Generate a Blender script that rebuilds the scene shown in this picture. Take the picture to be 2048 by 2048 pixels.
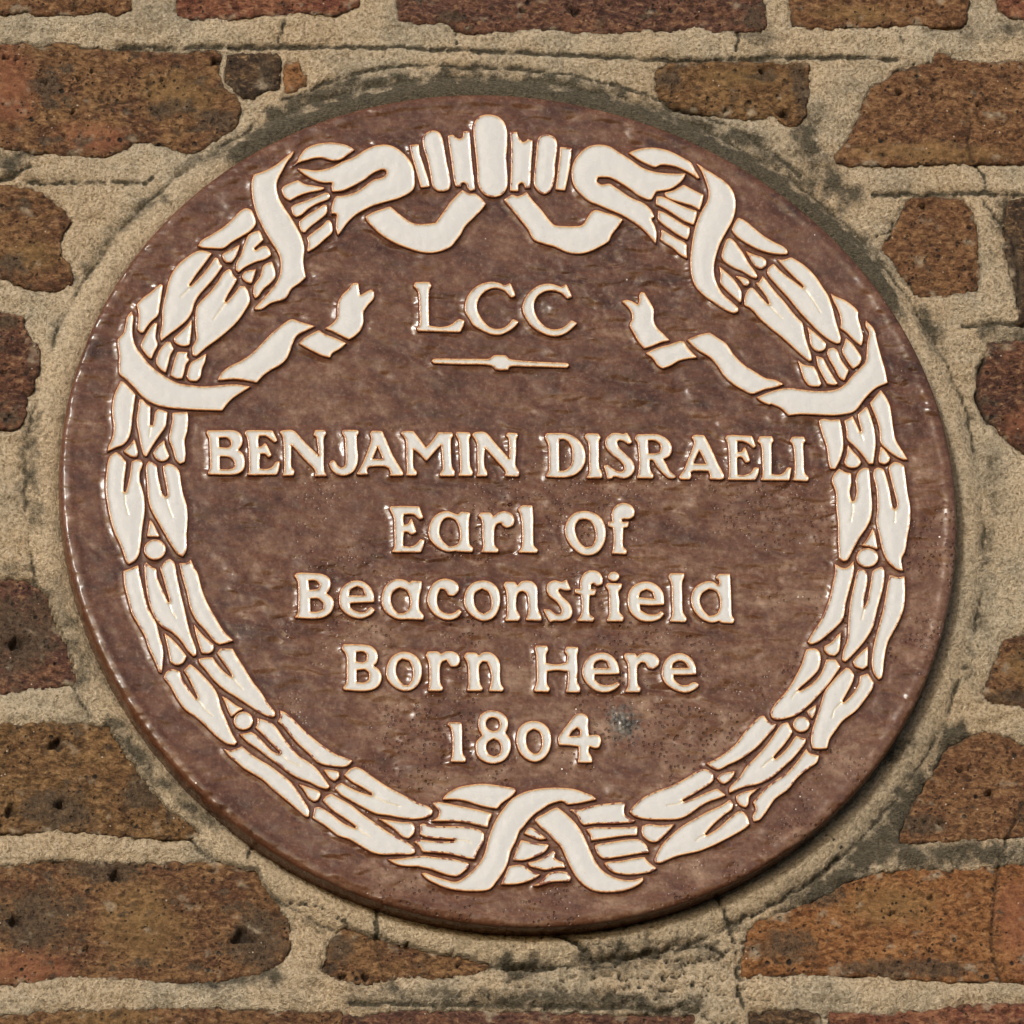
import bpy, math, random
import numpy as np
from mathutils import Matrix, Vector
from mathutils.geometry import delaunay_2d_cdt
random.seed(4); np.random.seed(4)
for o_ in list(bpy.data.objects): bpy.data.objects.remove(o_)
CAM_LOC=(-1.450392, -9.138205, -3.788704)
CAM_FWD=(0.145451, 0.913821, 0.379178)
CAM_RIGHT=(0.989307, -0.138504, -0.0457)
CAM_UP=(-0.010756, -0.381771, 0.924195)
CAM_F=35900.82497322496
RIM=[251.161, 0.685, -0.269, 0.56, -0.324, 0.257, 0.979, -0.119, 0.154, -0.179, 0.287]

# ------------------------------------------------------------------ camera, sky, sun
sc = bpy.context.scene
cd = bpy.data.cameras.new('camera'); cam = bpy.data.objects.new('camera', cd); sc.collection.objects.link(cam)
cd.sensor_width = 36; cd.lens = CAM_F / 2048 * 36; cd.clip_start = 0.1; cd.clip_end = 200
r_, u_, f_ = Vector(CAM_RIGHT), Vector(CAM_UP), Vector(CAM_FWD)
m3 = Matrix((r_, u_, -f_)).transposed(); cam.matrix_world = Matrix.Translation(CAM_LOC) @ m3.to_4x4()
sc.camera = cam
SUN = Vector((-0.44, -0.82, 0.36)).normalized()          # towards the sun: left of the wall, fairly low
world = bpy.data.worlds.new('World'); sc.world = world; world.use_nodes = True
wn = world.node_tree; bg = wn.nodes['Background']; sky = wn.nodes.new('ShaderNodeTexSky')
sky.sky_type = 'NISHITA'; sky.sun_disc = False; sky.sun_elevation = math.asin(SUN.z)
sky.sun_rotation = math.atan2(SUN.x, SUN.y); sky.air_density = 1.0; sky.dust_density = 3.0; sky.ozone_density = 1.0
wn.links.new(sky.outputs[0], bg.inputs[0]); bg.inputs[1].default_value = 0.11
sd = bpy.data.lights.new('sun', 'SUN'); sun = bpy.data.objects.new('sun', sd); sc.collection.objects.link(sun)
sd.energy = 1.5; sd.angle = math.radians(10); sd.color = (1, 0.985, 0.965)
sun.rotation_euler = SUN.to_track_quat('Z', 'Y').to_euler(); sun.location = (-3, -3, 3)
sc.view_settings.view_transform = 'Standard'; sc.view_settings.look = 'None'
sc.view_settings.exposure = 0.5; sc.view_settings.gamma = 1
PIECES=[
('ribbon', '-112.5,212.2 -117.9,207.6 -122.8,203.5 -129.4,199.7 -135.6,197.4 -137,192.5 -137,184.3 -135.6,175.5 -132.5,166.7 -127.6,156.7 -123.8,149.8 -122.6,144.2 -123.5,136.6 -125.7,131.6 -129.4,126.6 -134.3,120.8 -138.5,116.3 -138.1,115.2 -134.5,115.5 -129.2,119.2 -120.9,122.2 -117.1,128 -112.6,131.5 -108.6,135.3 -109.4,140 -109.7,145 -108.8,152.6 -110,159.5 -112.6,165.7 -115.9,172 -119.2,177.6 -121.8,183.2 -122.9,189.5 -122.3,193.9 -119.4,199.7 -116.3,205.4 -113.8,208.6 -112.3,211.5'),
('ribbon_end', '-113.6,202.9 -111,205.2 -109.1,209.3 -105.4,213.8 -99.4,216.5 -92.4,217.6 -85.4,216.9 -80.8,215.4 -77.8,213.2 -82.2,210 -85.8,207.4 -89.6,206.4 -92.8,207 -96.9,208.1 -101,207.8 -104.5,206.8 -108.7,205.5'),
('bow_loop', '-111,201.6 -107.1,201.2 -101.9,200.4 -97.2,200.8 -90.6,202.9 -85.3,205.9 -78.7,208.8 -72.7,213 -66.7,215.9 -60.8,216.8 -56.2,215.8 -51.6,212.7 -47.7,208.3 -45.3,203.3 -44.7,196.3 -45.3,190.7 -48,187.5 -54,184.2 -61.1,181.9 -68.3,179.6 -73.6,177 -79.6,173.1 -84.5,168 -87.6,163.6 -89.6,160.9 -90.5,165.4 -90.1,171.1 -89.5,173.6 -91,174.2 -92.7,173.9 -92.4,178.6 -90.9,183 -89.6,185 -84.4,185.4 -78.4,187.6 -73.6,190.9 -68.2,195.1 -62.8,196.7 -60.4,199.3 -60.9,201.2 -63.2,201.4 -68,199.2 -73.4,195 -79.4,191.4 -86,188.2 -91.6,187.5 -92,190.6 -91.3,193.1 -96.9,193.1 -102.1,194.9 -107.2,198'),
('leaf', '-120.1,188.9 -118.6,190.8 -110.9,194.4 -106.9,192 -101.7,191.1 -96.4,190.2 -95.9,189.3 -98.3,188.3 -104.8,186.9 -110.1,185 -115.8,181.7 -118.3,183.3 -119.7,185.8'),
('leaf', '-115.4,177.7 -113.5,179.3 -106.7,181.9 -99.6,185.1 -95.4,186.9 -93.4,186.5 -92.9,184.3 -94.4,182.7 -99.8,180.4 -105.2,177.2 -109.4,173.3 -112.5,171.7 -114.4,173.3 -115.1,175.8'),
('leaf', '-111.3,168.9 -107.1,172.7 -101.1,176.6 -96.9,179.5 -95.1,179.5 -94.9,177.3 -95.5,174.2 -99.6,170.3 -105.1,165.8 -108.4,162.3 -110.1,163.2 -111.2,166.4'),
('leaf', '-107.2,159.5 -102.8,163.3 -98.6,166.5 -95.5,170.1 -93.8,170.1 -92.7,167.9 -92.7,162.9 -97.2,158.4 -102,153.9 -107,150.6 -107.2,152.6 -106.6,155.7'),
('knot_strap', '-46.7,216.7 -41.4,217.3 -41.1,212.2 -39.1,204 -37.1,196.5 -36.3,191.4 -41.4,190.7 -42.4,195.1 -44.4,203.9 -46.1,211.5'),
('knot_strap', '-39.3,219.2 -38.6,222.4 -35.8,225.1 -32.3,225.8 -29.4,224.4 -27.8,220.6 -26.9,214.3 -25.9,205.5 -24.7,197.9 -24.5,192.9 -26,189.7 -29.2,188.7 -32.7,189.3 -34.9,192.1 -35.8,198.4 -36.9,206.6 -38.7,214.1'),
('knot_strap', '-24.9,222.6 -22.1,223.6 -20.2,221.7 -18.1,220.8 -16.3,222.1 -16,225.6 -12.3,225.9 -12,219.6 -11.9,210.1 -11.2,199.4 -10.8,189.9 -13.7,189.2 -15.1,191.1 -15.5,193.3 -17.3,194.3 -18.5,193.4 -18.8,191.7 -21.8,191.9 -22.7,196.7 -23.5,206.8 -24.5,216.9'),
('knot_strap', '-10.2,227.2 -9.4,231 -6.9,234.6 -3.6,235.9 0.5,236 4.5,234.7 7.3,231.9 8.9,226.9 8.8,218.6 7.8,209.8 8,200.9 7.6,192.7 5.9,188.9 2.9,186.3 -0.7,185.6 -4.7,186.5 -7.8,189.9 -9.2,194.3 -9.2,201.9 -9.5,210.1 -10,218.4'),
('knot_strap', '10.6,225.6 14.7,225.7 15.4,222.6 17.3,219.4 19.4,220.1 20.3,221.5 23.2,220.5 22.9,215.1 22,208.7 21.4,201.1 20.4,191.6 17.8,191.3 16.8,193.8 15.6,194.7 14.1,193.4 13.6,189.3 8.9,189.5 9.6,197.8 10.3,207.3 10.7,218'),
('knot_strap', '25.5,218.9 26.9,222.7 29.6,224.2 32.8,224.2 35.7,222.5 37,219.1 36.7,214 35.5,207.7 34.7,198.8 33.1,192.4 31.2,189.2 28.2,187.9 25.3,189.2 23.1,192.3 22.6,196.1 23.7,204.9 24.7,212.6'),
('knot_strap', '38.4,216.9 45.2,216.2 44.5,210.3 42.9,201.4 40.1,190.1 34.7,190.7 35.6,196.3 36.9,205.1 38,211.5'),
('bow_loop', '51.8,215.5 55.4,217.6 60.7,218.6 66.5,217.6 71.6,214.2 77.9,209.9 84.1,205.2 89.9,202.8 96.9,201.7 103.9,201.4 109.2,201.6 107.3,197.9 103.5,194.1 98.7,191.5 91.9,190.4 90.6,188.2 89,185.3 86.7,185.3 81.5,187.8 77,191.5 71.3,195.5 66.1,198.3 62.1,198.7 59.2,198.5 58.3,196 60.7,194.1 65.5,194.8 68.3,192.9 71.6,190.5 77.3,186.4 84.2,183.1 88.1,179.3 90.1,174.9 88.1,173.3 90,169.2 90.8,164.2 90,158.4 86.7,162.9 81.7,168.5 76.1,172.8 70.4,176.2 64,179 58.9,181.4 53.8,183.6 49.3,187.6 45.9,192 44.4,197 44.4,202.7 46.1,208.4 48.7,212.3'),
('ribbon_end', '77.2,213.8 81.1,215.6 87,217 94.1,216.9 101.1,215 107.9,211.3 112.5,208.2 114.6,203.8 117,199 115.8,198.4 113.3,200.6 109.3,203 104.1,205.5 98.3,206.7 94.8,206.5 92,205.3 88.3,206.5 83.1,209.3 79.2,212.1'),
('ribbon', '115.3,208.2 120,204.8 125.1,201.4 130.8,197.3 134.1,193.6 136.2,188.6 136.5,181.3 134.5,173.7 130.7,166.7 126.8,159.6 124,152 122.3,144.4 122.6,138.1 124.5,131.9 127.2,127.5 131.7,123.2 134.9,119.8 134.6,117.6 131.9,116.8 126.8,119 121.1,123.1 115.5,127.4 111.1,133 109.3,139.3 109,148 110.4,158.2 112.1,166.4 114.9,174.6 118.2,181 120.7,185.5 121.5,190.6 120.4,196.2 118.4,202.5'),
('leaf', '96.3,189.6 102.2,191.5 107.6,194.7 112.8,191.7 118.7,188.6 117.4,183.5 115.8,179.2 112.3,181.6 106.5,183.4 100.7,185.2 97.3,187'),
('leaf', '91.7,187.3 95,187.3 101.9,183.9 108.2,180.9 114.4,178.7 113.8,175.3 112,170.2 107.7,172 102,175.7 96.9,179.4 91.2,182.5'),
('leaf', '92.2,178.9 95.7,177.5 101.4,173.8 105.9,170.7 109.8,168.6 109.4,164.5 107.8,161 103.2,163.7 98.1,167.5 93.6,171.2 92,173.7'),
('leaf', '93.4,167.4 96.8,165.2 101.9,161.8 105.4,160 107.6,158.1 107.3,154.3 107.3,149.6 103.8,151.7 99.3,156.1 94.8,159.2 92.5,161.4 93.5,164.2'),
('leaf', '137.6,175.1 141.1,173.4 146.1,169 151.7,164 157.4,160.3 162,157.9 164.5,155.4 164.4,153.2 161.8,152.9 155.9,153.4 150.1,154.9 144.4,157.6 138.7,161.3 135.3,164.4 133.4,167.6 135.4,172'),
('leaf', '130.2,161.8 132,162.5 134,161.3 136.7,157.5 139.4,153.1 142.1,147.5 145.3,142.5 146.8,139.4 146,138 143.4,138.8 138.9,141.8 133.7,144.2 129.2,147.3 127,150.4 127.2,153.6'),
('bud', '140.7,154.7 145.3,152.6 149.9,151.1 152.1,148.9 152,146 149.5,144.1 147.2,144.4 144.7,146.9 142.8,150.7'),
('leaf', '125.2,145.4 128.3,142.2 132.2,138.5 135.5,133.5 137.1,129.8 136.8,124.7 136,123.1 133.3,125.9 128.9,130.3 125.3,135.3 125.8,139.7'),
('bud', '134,139.5 137.5,138.9 141,137.4 142.1,135.5 140.8,133.6 138.7,133.6 137.1,136.1'),
('leaf', '158.4,150.1 161.6,149.7 166.4,151.3 170.9,148.5 176,144.2 180.4,138.6 183.6,132.9 186.3,127.9 188.3,121 189.6,113.5 191.1,107.2 192.1,102.2 191.5,99.3 189.5,99 184.9,101.4 179.8,105.8 174.9,111.4 169.3,118.2 164.4,125.1 160,130.7 155,136.9 152.3,141.3 153.1,144.5 156.2,147.2 160,142.7 165.1,138.3 169.6,134.6 172.4,132.4 172.5,133.7 168.6,137.8 164.2,142.7 160.8,146.8'),
('leaf', '141.3,131.7 143.1,132.5 144.8,131.1 148.6,126.1 151.9,122.1 152.7,122.7 151,126.8 148.3,131.2 145.3,135.5 147.3,135.6 149.6,139.7 152.1,136.3 155.9,130.6 160.9,124.4 164.7,118.8 168.5,113.8 170.7,111.3 171.6,105 173,98.1 174.7,91.9 174.8,88.4 173.3,88.1 169.1,91.8 163.6,97.4 158,103 152.4,107.9 146.8,113.5 142.4,119.1 138.4,121.6 138.7,126.6'),
('leaf', '187.5,129.9 189.8,128 195.6,125.5 199.5,122.4 202.6,118.7 202.6,114.9 203.8,109.2 204.7,102.9 203.5,97.8 200.1,100.4 195.7,105.3 192,108.4 192.6,113.5 191.2,119.8 189.1,124.8'),
('bud', '173.3,109.1 176.3,106.4 180.3,102.6 183.6,98.9 182.8,95.7 179.8,94.1 176.9,95 174.7,98.1 174.2,103.8'),
('leaf', '194.9,102.5 198.3,99.1 201.5,94.1 203.1,90.3 201.7,86.6 198,83.7 196.4,85.9 193.7,90.9 192.3,94.6 193.5,98.4'),
('leaf', '184.6,95.8 187.6,96.6 189.8,94.6 191.3,89.6 193.5,85.8 195.5,82.7 192.7,76.5 190.1,78.2 187.5,83.9 184.8,89.5 183.8,93.2'),
('leaf', '177.3,91.4 181.4,90.1 182.9,86.3 185.6,80.7 189,74.4 186.4,73.8 182.9,74.4 180.8,78.7 178.2,85'),
('leaf', '166.9,88.9 170,86.1 175.8,85 177.4,81.8 179.6,74.3 178.1,72.7 172.8,73.3 170.1,76.7 168.6,81.7'),
('ribbon', '206.7,113.4 211.1,108.1 212.5,101.2 214.3,91.7 216.2,83 217.1,75.4 210.3,72.2 204.1,66.2 197.4,58 190.9,56 185,55.4 176.2,55.6 166.2,55.8 159.8,55 155.9,59.2 150.2,61.9 149.6,61.2 145,63.3 142.3,65.8 148.8,68.7 154.8,70.7 161.3,71.7 166.9,71 173.9,70.2 180.9,70.1 188,71.3 192.9,74.5 197.2,79.6 201.6,84 205.3,88.5 206.3,94.8 207.1,101.1 208.3,105.5 206.5,109.9'),
('ribbon', '104.6,100.2 108.3,101.8 111.9,103.4 117.8,104.8 121.2,102.3 126.9,98 130.7,91.7 136.2,85.5 142.4,81.2 148.1,77.5 153.9,76.3 158.2,73.9 153.1,71.9 147.2,70.6 140,67.8 134.8,70.1 129.7,73.5 124.7,78.5 121.5,84.1 117.1,89.7 111.4,93.4 107.5,97.1'),
('ribbon', '80.9,91.8 88.1,95.3 94.6,97.2 100,99.2 102.9,99.2 105.1,95.2 110,89.4 104.7,88.7 99.4,87.2 94.6,84.3 90.1,82.5 87.5,84.3 84.8,88.6'),
('ribbon_end', '79,126.9 80.1,128.9 82.1,128.5 84.8,123.2 86.9,118.2 86.6,111.9 88.1,107.5 91.4,103.8 95,99.6 90,98.4 85.2,96.2 80.4,94.5 77.7,97.9 74.5,104.2 72.7,108.9 74.3,112.4 73.9,116.8 71.7,120.2 69,123 71.3,124 74.2,123.4 77.9,121.2 78.9,123.7'),
('ribbon_end', '-82.5,131.9 -79.3,132.3 -78.9,127.3 -78.6,124.7 -75.5,126.7 -72.2,128.6 -70.5,126.7 -71,123 -74.7,118.5 -77.2,114.1 -77.4,108.4 -79.4,103.4 -82.4,100.2 -86,97.8 -90.6,100.1 -95.1,102.6 -99.4,104.4 -94.9,107.6 -92.2,111.4 -91.5,119.5 -89,124.6 -85.3,128.4'),
('ribbon', '-114.4,95.1 -111,98.6 -105.7,101.8 -102.7,103.4 -99.9,101.2 -94.1,98.8 -87.6,95.5 -91.5,92 -95.7,89.4 -97.3,86.6 -102.2,88.1 -109,91.7'),
('ribbon', '-120.5,108.5 -117.6,109.7 -112.4,108 -104.6,105.6 -109.7,103 -115.1,99.8 -117.6,95.4 -119.5,90.3 -121.5,85.9 -125.1,82.1 -130.5,78.9 -134.7,75.7 -139,71.1 -144.7,72.2 -150.5,73 -160.9,72.2 -159,76.1 -154.2,80.5 -147.1,84.3 -141.1,88.8 -135,95.1 -129,101.5'),
('ribbon', '-207.6,113.5 -206.6,109.8 -207.4,103.6 -207.3,97.3 -205.8,91.7 -203.1,87.4 -199.2,81.8 -194.2,76.9 -189.1,73.2 -182.8,70.1 -175.9,69 -169,68.4 -160.2,69.2 -151.5,69.9 -142.3,68.6 -147,65.6 -152.4,61.8 -156.1,58 -159.1,53.9 -166.7,54.1 -175.3,54.3 -183.4,54.8 -191.5,55.7 -198.4,58.1 -204,62.4 -208.4,67.9 -212.3,72.2 -215.7,75.3 -216.1,79.1 -215.6,86.6 -216.1,95.9 -213,99.7 -211.4,104.8 -210.3,109.8'),
('leaf', '-190.4,130.2 -189.3,129.2 -190.4,123.2 -191.8,115.7 -192.9,111 -196.5,107.5 -199.5,103.7 -201.4,100.5 -203.1,100.5 -204.7,102.4 -204.1,106.7 -203.8,113 -204.8,117.4 -200.6,121.8 -196.4,125 -192.8,128.5'),
('leaf', '-170.1,150 -165.7,150.6 -160.9,149.1 -166.1,141.8 -170.4,136 -174.7,129.4 -173.6,129.1 -169.3,133.6 -164.4,139.3 -159.5,146.6 -157.8,146.3 -156.7,143.1 -155.3,141.3 -160.6,133.7 -165.5,128 -169.7,122.9 -172.3,117.8 -173.6,113.4 -176.7,108.4 -181.5,103.9 -186.3,100.1 -191.7,95.6 -192,99.4 -190.8,105.7 -190.1,115.7 -188,124.5 -186.3,131.4 -183.1,138.4 -178.2,144.1'),
('leaf', '-151.9,139.9 -150.5,138.8 -149.7,136.3 -147.5,133.5 -149.7,129.4 -152.8,124.4 -155,119.9 -154.2,119.3 -149.9,124.4 -146.2,129.5 -143.3,129.5 -141.4,125.8 -140.9,120.1 -143.9,114.4 -148.2,108.1 -153.7,102.4 -160.3,96.7 -166.9,91.6 -172.3,86.5 -174.3,87.1 -174.3,92.1 -171.9,97.2 -172.2,104.7 -171.2,116 -168.7,119.8 -163.8,124.8 -158.9,131.2 -155.2,137.2'),
('bud', '-173.8,109 -174.3,103.4 -175.1,97.7 -175.8,93.4 -177.9,92.7 -181.4,93 -184.2,95.1 -184.6,97.6 -181.1,100.8 -177.4,104.6'),
('leaf', '-194.8,106.6 -193.3,106.3 -194.1,101.9 -194.6,97.5 -193.7,93.1 -196.1,88.1 -197.4,84.6 -199.1,85.5 -201.8,89.3 -203.3,92.7 -201.5,96.8 -198.4,102.4 -196.6,105'),
('leaf', '-188.8,95.1 -186.5,95.2 -185.5,92.6 -184.7,90.7 -186.8,87 -188.2,81.9 -189.9,76.3 -192.4,78.1 -194.9,81.8 -194.4,86.2 -192.5,90.6'),
('leaf', '-182.7,89.2 -176.9,89 -177.6,86.4 -176.2,84.3 -178.3,81.4 -179.4,77 -180.7,73 -183.9,72.9 -187.3,74.8 -186,79.5 -184.6,84.5'),
('leaf', '-166.5,88.5 -167.5,83.4 -169.4,79 -170.5,74 -172.6,71.5 -176.4,71.8 -178.3,74.2 -177.3,78.3 -175.4,82.7 -171.2,85.3'),
('leaf', '-215.3,71.1 -213.9,70.7 -210.2,66.7 -207.2,62.9 -208.3,56.7 -209.5,49.3 -210.7,41.1 -212.4,36.1 -215.4,32.7 -219.5,30.9 -224.2,28.5 -223.8,31 -221.3,36.7 -220.2,43.5 -220.8,51 -220,59.7 -218.4,64.7'),
('leaf', '-205.3,60.2 -203.5,60.2 -201.3,57.4 -199.1,55.9 -199.3,52.5 -199.8,44.7 -198.4,44.4 -197.4,48.2 -196.7,52.5 -195.1,54.4 -192.6,53.8 -189.7,52.6 -190.5,47.6 -191.2,43.9 -193.7,40.1 -196.7,35.7 -199.8,30.7 -202.6,25.7 -204,26.3 -205.5,32.5 -206.4,39.3 -207.3,47.4 -206.1,54.9'),
('leaf', '-187.1,52.3 -178.4,52.8 -178.3,47.8 -179.1,41.5 -180.8,35.3 -180.5,27.8 -181.3,22.8 -184,21.5 -186.2,24 -187.7,30.2 -189.5,36.4 -188.4,42.7 -187.3,47.7'),
('bud', '-208.9,36.3 -208,32.5 -207.2,27.5 -208.1,25.3 -211,25.6 -213.8,27.4 -215.2,28.9 -211.9,32.4'),
('bud', '-192.2,35.8 -191.7,32 -189.6,26.1 -191.4,23.9 -194.3,23 -197.2,24.5 -198.9,27.9 -196.3,32'),
('leaf', '-219.6,28.3 -217.3,26.7 -215.1,23.7 -214,22.4 -214.8,16.2 -215.7,10 -216.2,4.4 -215,4.1 -213.3,10 -211.9,16.9 -211.1,22.5 -208.8,23.7 -205.9,23.8 -204.8,21.3 -206.5,16.3 -206.9,11.3 -205.7,6.4 -204.7,0.8 -204.8,-7.3 -206.6,-17.9 -207.8,-27.2 -209.2,-33.4 -211.7,-37.1 -214.9,-39 -216.3,-37.2 -218.8,-28.5 -222,-20.5 -223.8,-13.7 -225.4,-3.8 -226.2,6.7 -225.3,16.1 -223.2,25.4'),
('leaf', '-201.3,23.2 -199,22 -196.8,20.1 -196.7,15.2 -195.5,8.3 -194.5,3.4 -192.8,1.5 -191.6,2.8 -192.3,9 -193.4,16.5 -193.6,20.2 -190.3,21.8 -186.9,20.3 -184.4,16.6 -183.8,10.4 -182.7,2.9 -181.2,-3.3 -180.9,-11.4 -181.9,-20.7 -182.2,-29.4 -184.4,-34 -187.2,-32.5 -190.5,-27.6 -194.3,-20.2 -198,-12.8 -201.2,-6 -202.7,0.8 -202.8,7 -203.1,13.9 -203.1,20.1'),
('bud', '-202.2,-12.1 -200.9,-13.5 -198.8,-17.8 -197.1,-22.4 -204.2,-22.3 -203.1,-17.2'),
('berry', '-193.9,-29.9 -194.5,-32.3 -195.9,-34.2 -197.9,-35.6 -200.2,-36.1 -202.6,-35.6 -204.5,-34.3 -205.7,-32.4 -206.1,-30.1 -205.5,-27.7 -204.1,-25.8 -202.1,-24.4 -199.8,-23.9 -197.5,-24.4 -195.6,-25.7 -194.3,-27.6'),
('leaf', '-218.1,-43 -213.8,-41.4 -209.6,-39.2 -209,-44.5 -207.3,-55 -204.9,-65.5 -201.1,-73.4 -199.2,-82.7 -197.7,-89.5 -198,-96.9 -199.1,-103.7 -200.5,-103.1 -202.6,-96.9 -205.8,-88.9 -207.3,-82.8 -210.5,-76 -214.2,-68.6 -216.2,-60 -217.9,-50.8'),
('leaf', '-206.2,-39.2 -205.2,-37.6 -202.2,-40.4 -199.6,-41.6 -199,-47.5 -196.4,-54.8 -193.8,-61.6 -192.9,-61 -194.6,-53.6 -196.1,-46.8 -197.6,-41.2 -194.5,-36.9 -191.9,-35.3 -189.4,-38.1 -188.2,-46.1 -186.6,-56 -184.7,-65.9 -183.3,-74.5 -181.6,-81.9 -179.3,-89.3 -179.4,-93 -180.9,-93.6 -183.9,-90.5 -187.2,-85 -192.1,-79.5 -197.8,-75.9 -202.1,-69.7 -204.7,-61.1 -206,-50.6'),
('leaf', '-186.8,-38 -182.4,-37.7 -180.3,-35.5 -178.5,-40.4 -176.6,-44.1 -174.7,-53.4 -171.8,-62 -167.6,-70.6 -163.3,-78.6 -158.3,-84.1 -162.4,-85.4 -166.4,-86.2 -169.2,-84.2 -173.6,-78.1 -178.6,-72 -181.7,-64.6 -183.1,-55.9 -185.1,-47.3'),
('bud', '-196.8,-79.9 -193.4,-82.6 -189,-87.5 -184.7,-93.6 -187.1,-97.7 -190.6,-98.9 -194,-97.1 -194.9,-90.7 -195.8,-85.1'),
('bud', '-180.1,-74.1 -178.7,-76.3 -174.9,-81.2 -169.3,-86.7 -169.8,-89.8 -172.4,-91.7 -176.2,-91.7 -177.4,-87.4 -178.9,-81.2'),
('leaf', '-196.5,-103 -193,-101.1 -189,-102.6 -187.5,-107.8 -184.2,-113.4 -180.4,-119.2 -179.5,-118.2 -181.9,-112.1 -184.5,-106 -186.8,-102 -183.1,-98.2 -180.3,-100.4 -175.8,-105.3 -170.9,-111.4 -168.2,-116.9 -166.8,-123.7 -164.2,-131 -161.6,-138.4 -158.7,-144.5 -160.2,-146.3 -164.8,-145.2 -170.3,-140.9 -175.9,-134.8 -180.9,-129.9 -187,-125.1 -191.3,-118.4 -194.5,-111.6 -198.1,-106.4'),
('leaf', '-178.3,-95.1 -174.8,-94.3 -170.2,-94.1 -168.1,-97.8 -164.2,-102.7 -160.3,-106 -159.8,-104.8 -162.4,-100.2 -165.1,-95.9 -167.8,-91.6 -166,-88.8 -159,-88.7 -156.4,-94 -152.6,-100.7 -148.3,-108.7 -143.9,-114.8 -140.7,-120.9 -136.9,-126.4 -137,-128.9 -139.9,-129.2 -145.6,-126.5 -151.7,-122.3 -158.5,-117.4 -164.6,-113.2 -170.2,-107.7 -174.5,-101.6 -177.8,-97.3'),
('bud', '-166.2,-117 -163.1,-118.7 -158.7,-122.3 -154.3,-124.6 -157.1,-126 -161.2,-129.4 -162.8,-126.1 -164.1,-121.8'),
('berry', '-149.3,-131.6 -149.8,-133.7 -151.1,-135.5 -152.9,-136.6 -154.9,-137.1 -157,-136.7 -158.7,-135.5 -159.7,-133.8 -160.1,-131.7 -159.6,-129.6 -158.3,-127.9 -156.6,-126.7 -154.5,-126.2 -152.5,-126.6 -150.8,-127.8 -149.7,-129.5'),
('leaf', '-134.2,-124.9 -130.8,-126.8 -126.9,-130.5 -122,-136 -116.4,-141.5 -111.4,-145.7 -104.7,-150.6 -99,-153 -94.8,-154.8 -96.9,-157.3 -99.8,-158.5 -105,-158.3 -110.8,-157.4 -114.7,-155.6 -119.1,-150.7 -124.1,-145.8 -128.5,-140.4 -132.3,-134.9 -135.6,-131.8 -133.8,-128.7'),
('leaf', '-147.1,-129.8 -144.2,-130.7 -139.1,-132.8 -136.4,-135.5 -133.1,-141 -128.8,-147.1 -124.4,-152.6 -120.5,-155 -116,-158.7 -112.2,-163.6 -108.1,-170.3 -109.6,-171.8 -113.6,-170.9 -119.3,-167.9 -125.5,-165.5 -131.1,-161.9 -136.1,-157.6 -142.3,-152.8 -147.3,-148.5 -152.9,-144.3 -157.3,-139.4 -153.8,-139.1 -150.9,-138.1 -148.1,-139.9 -143.7,-144.8 -139.3,-149.7 -135.6,-151.4 -134.8,-150.1 -139.1,-145.4 -143.5,-140.5 -148.2,-135.6 -146.9,-133.2'),
('leaf', '-166.5,-148.1 -163.4,-149.6 -159.9,-148.6 -156.1,-146.8 -153.1,-149.8 -147.5,-154.1 -140.8,-158.3 -135.7,-162.5 -130.2,-167.4 -126.4,-172.9 -123.2,-178.4 -120.2,-184.5 -120.7,-188.5 -122.4,-188.2 -126.3,-184.6 -132.9,-178.5 -140.2,-171.8 -145.7,-166.3 -151.3,-162.7 -155.8,-159.7 -159.7,-156 -163.5,-152.4'),
('bud', '-111.4,-160.2 -107.4,-160.4 -102.9,-161.3 -102.7,-164.4 -105.4,-167.2 -107.9,-165.4'),
('bud', '-125.6,-168.9 -120.5,-170.7 -114.3,-173.1 -113.4,-175.2 -115.1,-178.3 -117.4,-179.3 -120.2,-177.1 -122.9,-172.3'),
('leaf', '-100,-163.3 -96.7,-159.9 -93.2,-158.3 -89.8,-159.8 -84.2,-164.1 -75.8,-170.2 -67.3,-175 -60,-179.2 -53.8,-181.6 -51.3,-184.1 -52.3,-186.5 -56.4,-188.4 -62.2,-189.2 -69.1,-188.5 -76.5,-187.1 -82.8,-186.2 -89,-183.2 -96.3,-178.9 -101.9,-175.3 -105.2,-171.7 -104.6,-169.8 -101.6,-167.9 -97.7,-170.4 -91.5,-173.4 -85.2,-175.5 -84.6,-174.4 -90.2,-170.6 -95.8,-167.3'),
('leaf', '-112.5,-178.5 -110.6,-176 -107.7,-174.4 -103.2,-177.2 -96.4,-181.4 -90.9,-186.3 -85.3,-190.5 -78.1,-196 -71.3,-200.2 -65.1,-203.8 -62.4,-206.8 -62.5,-209.3 -65.4,-210.2 -71.8,-210 -80.4,-210.4 -86.7,-208.9 -91.7,-205.9 -98.5,-201.6 -104.7,-199.3 -111.4,-193.8 -118.6,-189 -117.2,-182.8 -114.3,-182.5 -108.2,-186.4 -101.5,-191.9 -95,-195.1 -94.4,-194 -100.2,-189.4 -106.9,-184.6'),
('bud', '-82.1,-188.9 -76.6,-189.8 -68,-191 -63.4,-190.9 -61.8,-194 -62.6,-197.7 -65.6,-200.7 -69,-199.6 -74,-194.7'),
('leaf', '-51.5,-179.5 -48.7,-178.8 -43.5,-179.6 -35,-181.4 -26.4,-183.2 -18.5,-185.4 -18.8,-186.8 -20.4,-190 -21.2,-193.7 -26.8,-192.4 -33.2,-190.8 -41.9,-190.2 -52.7,-190.3 -49.1,-188 -47.6,-184.3'),
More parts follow.
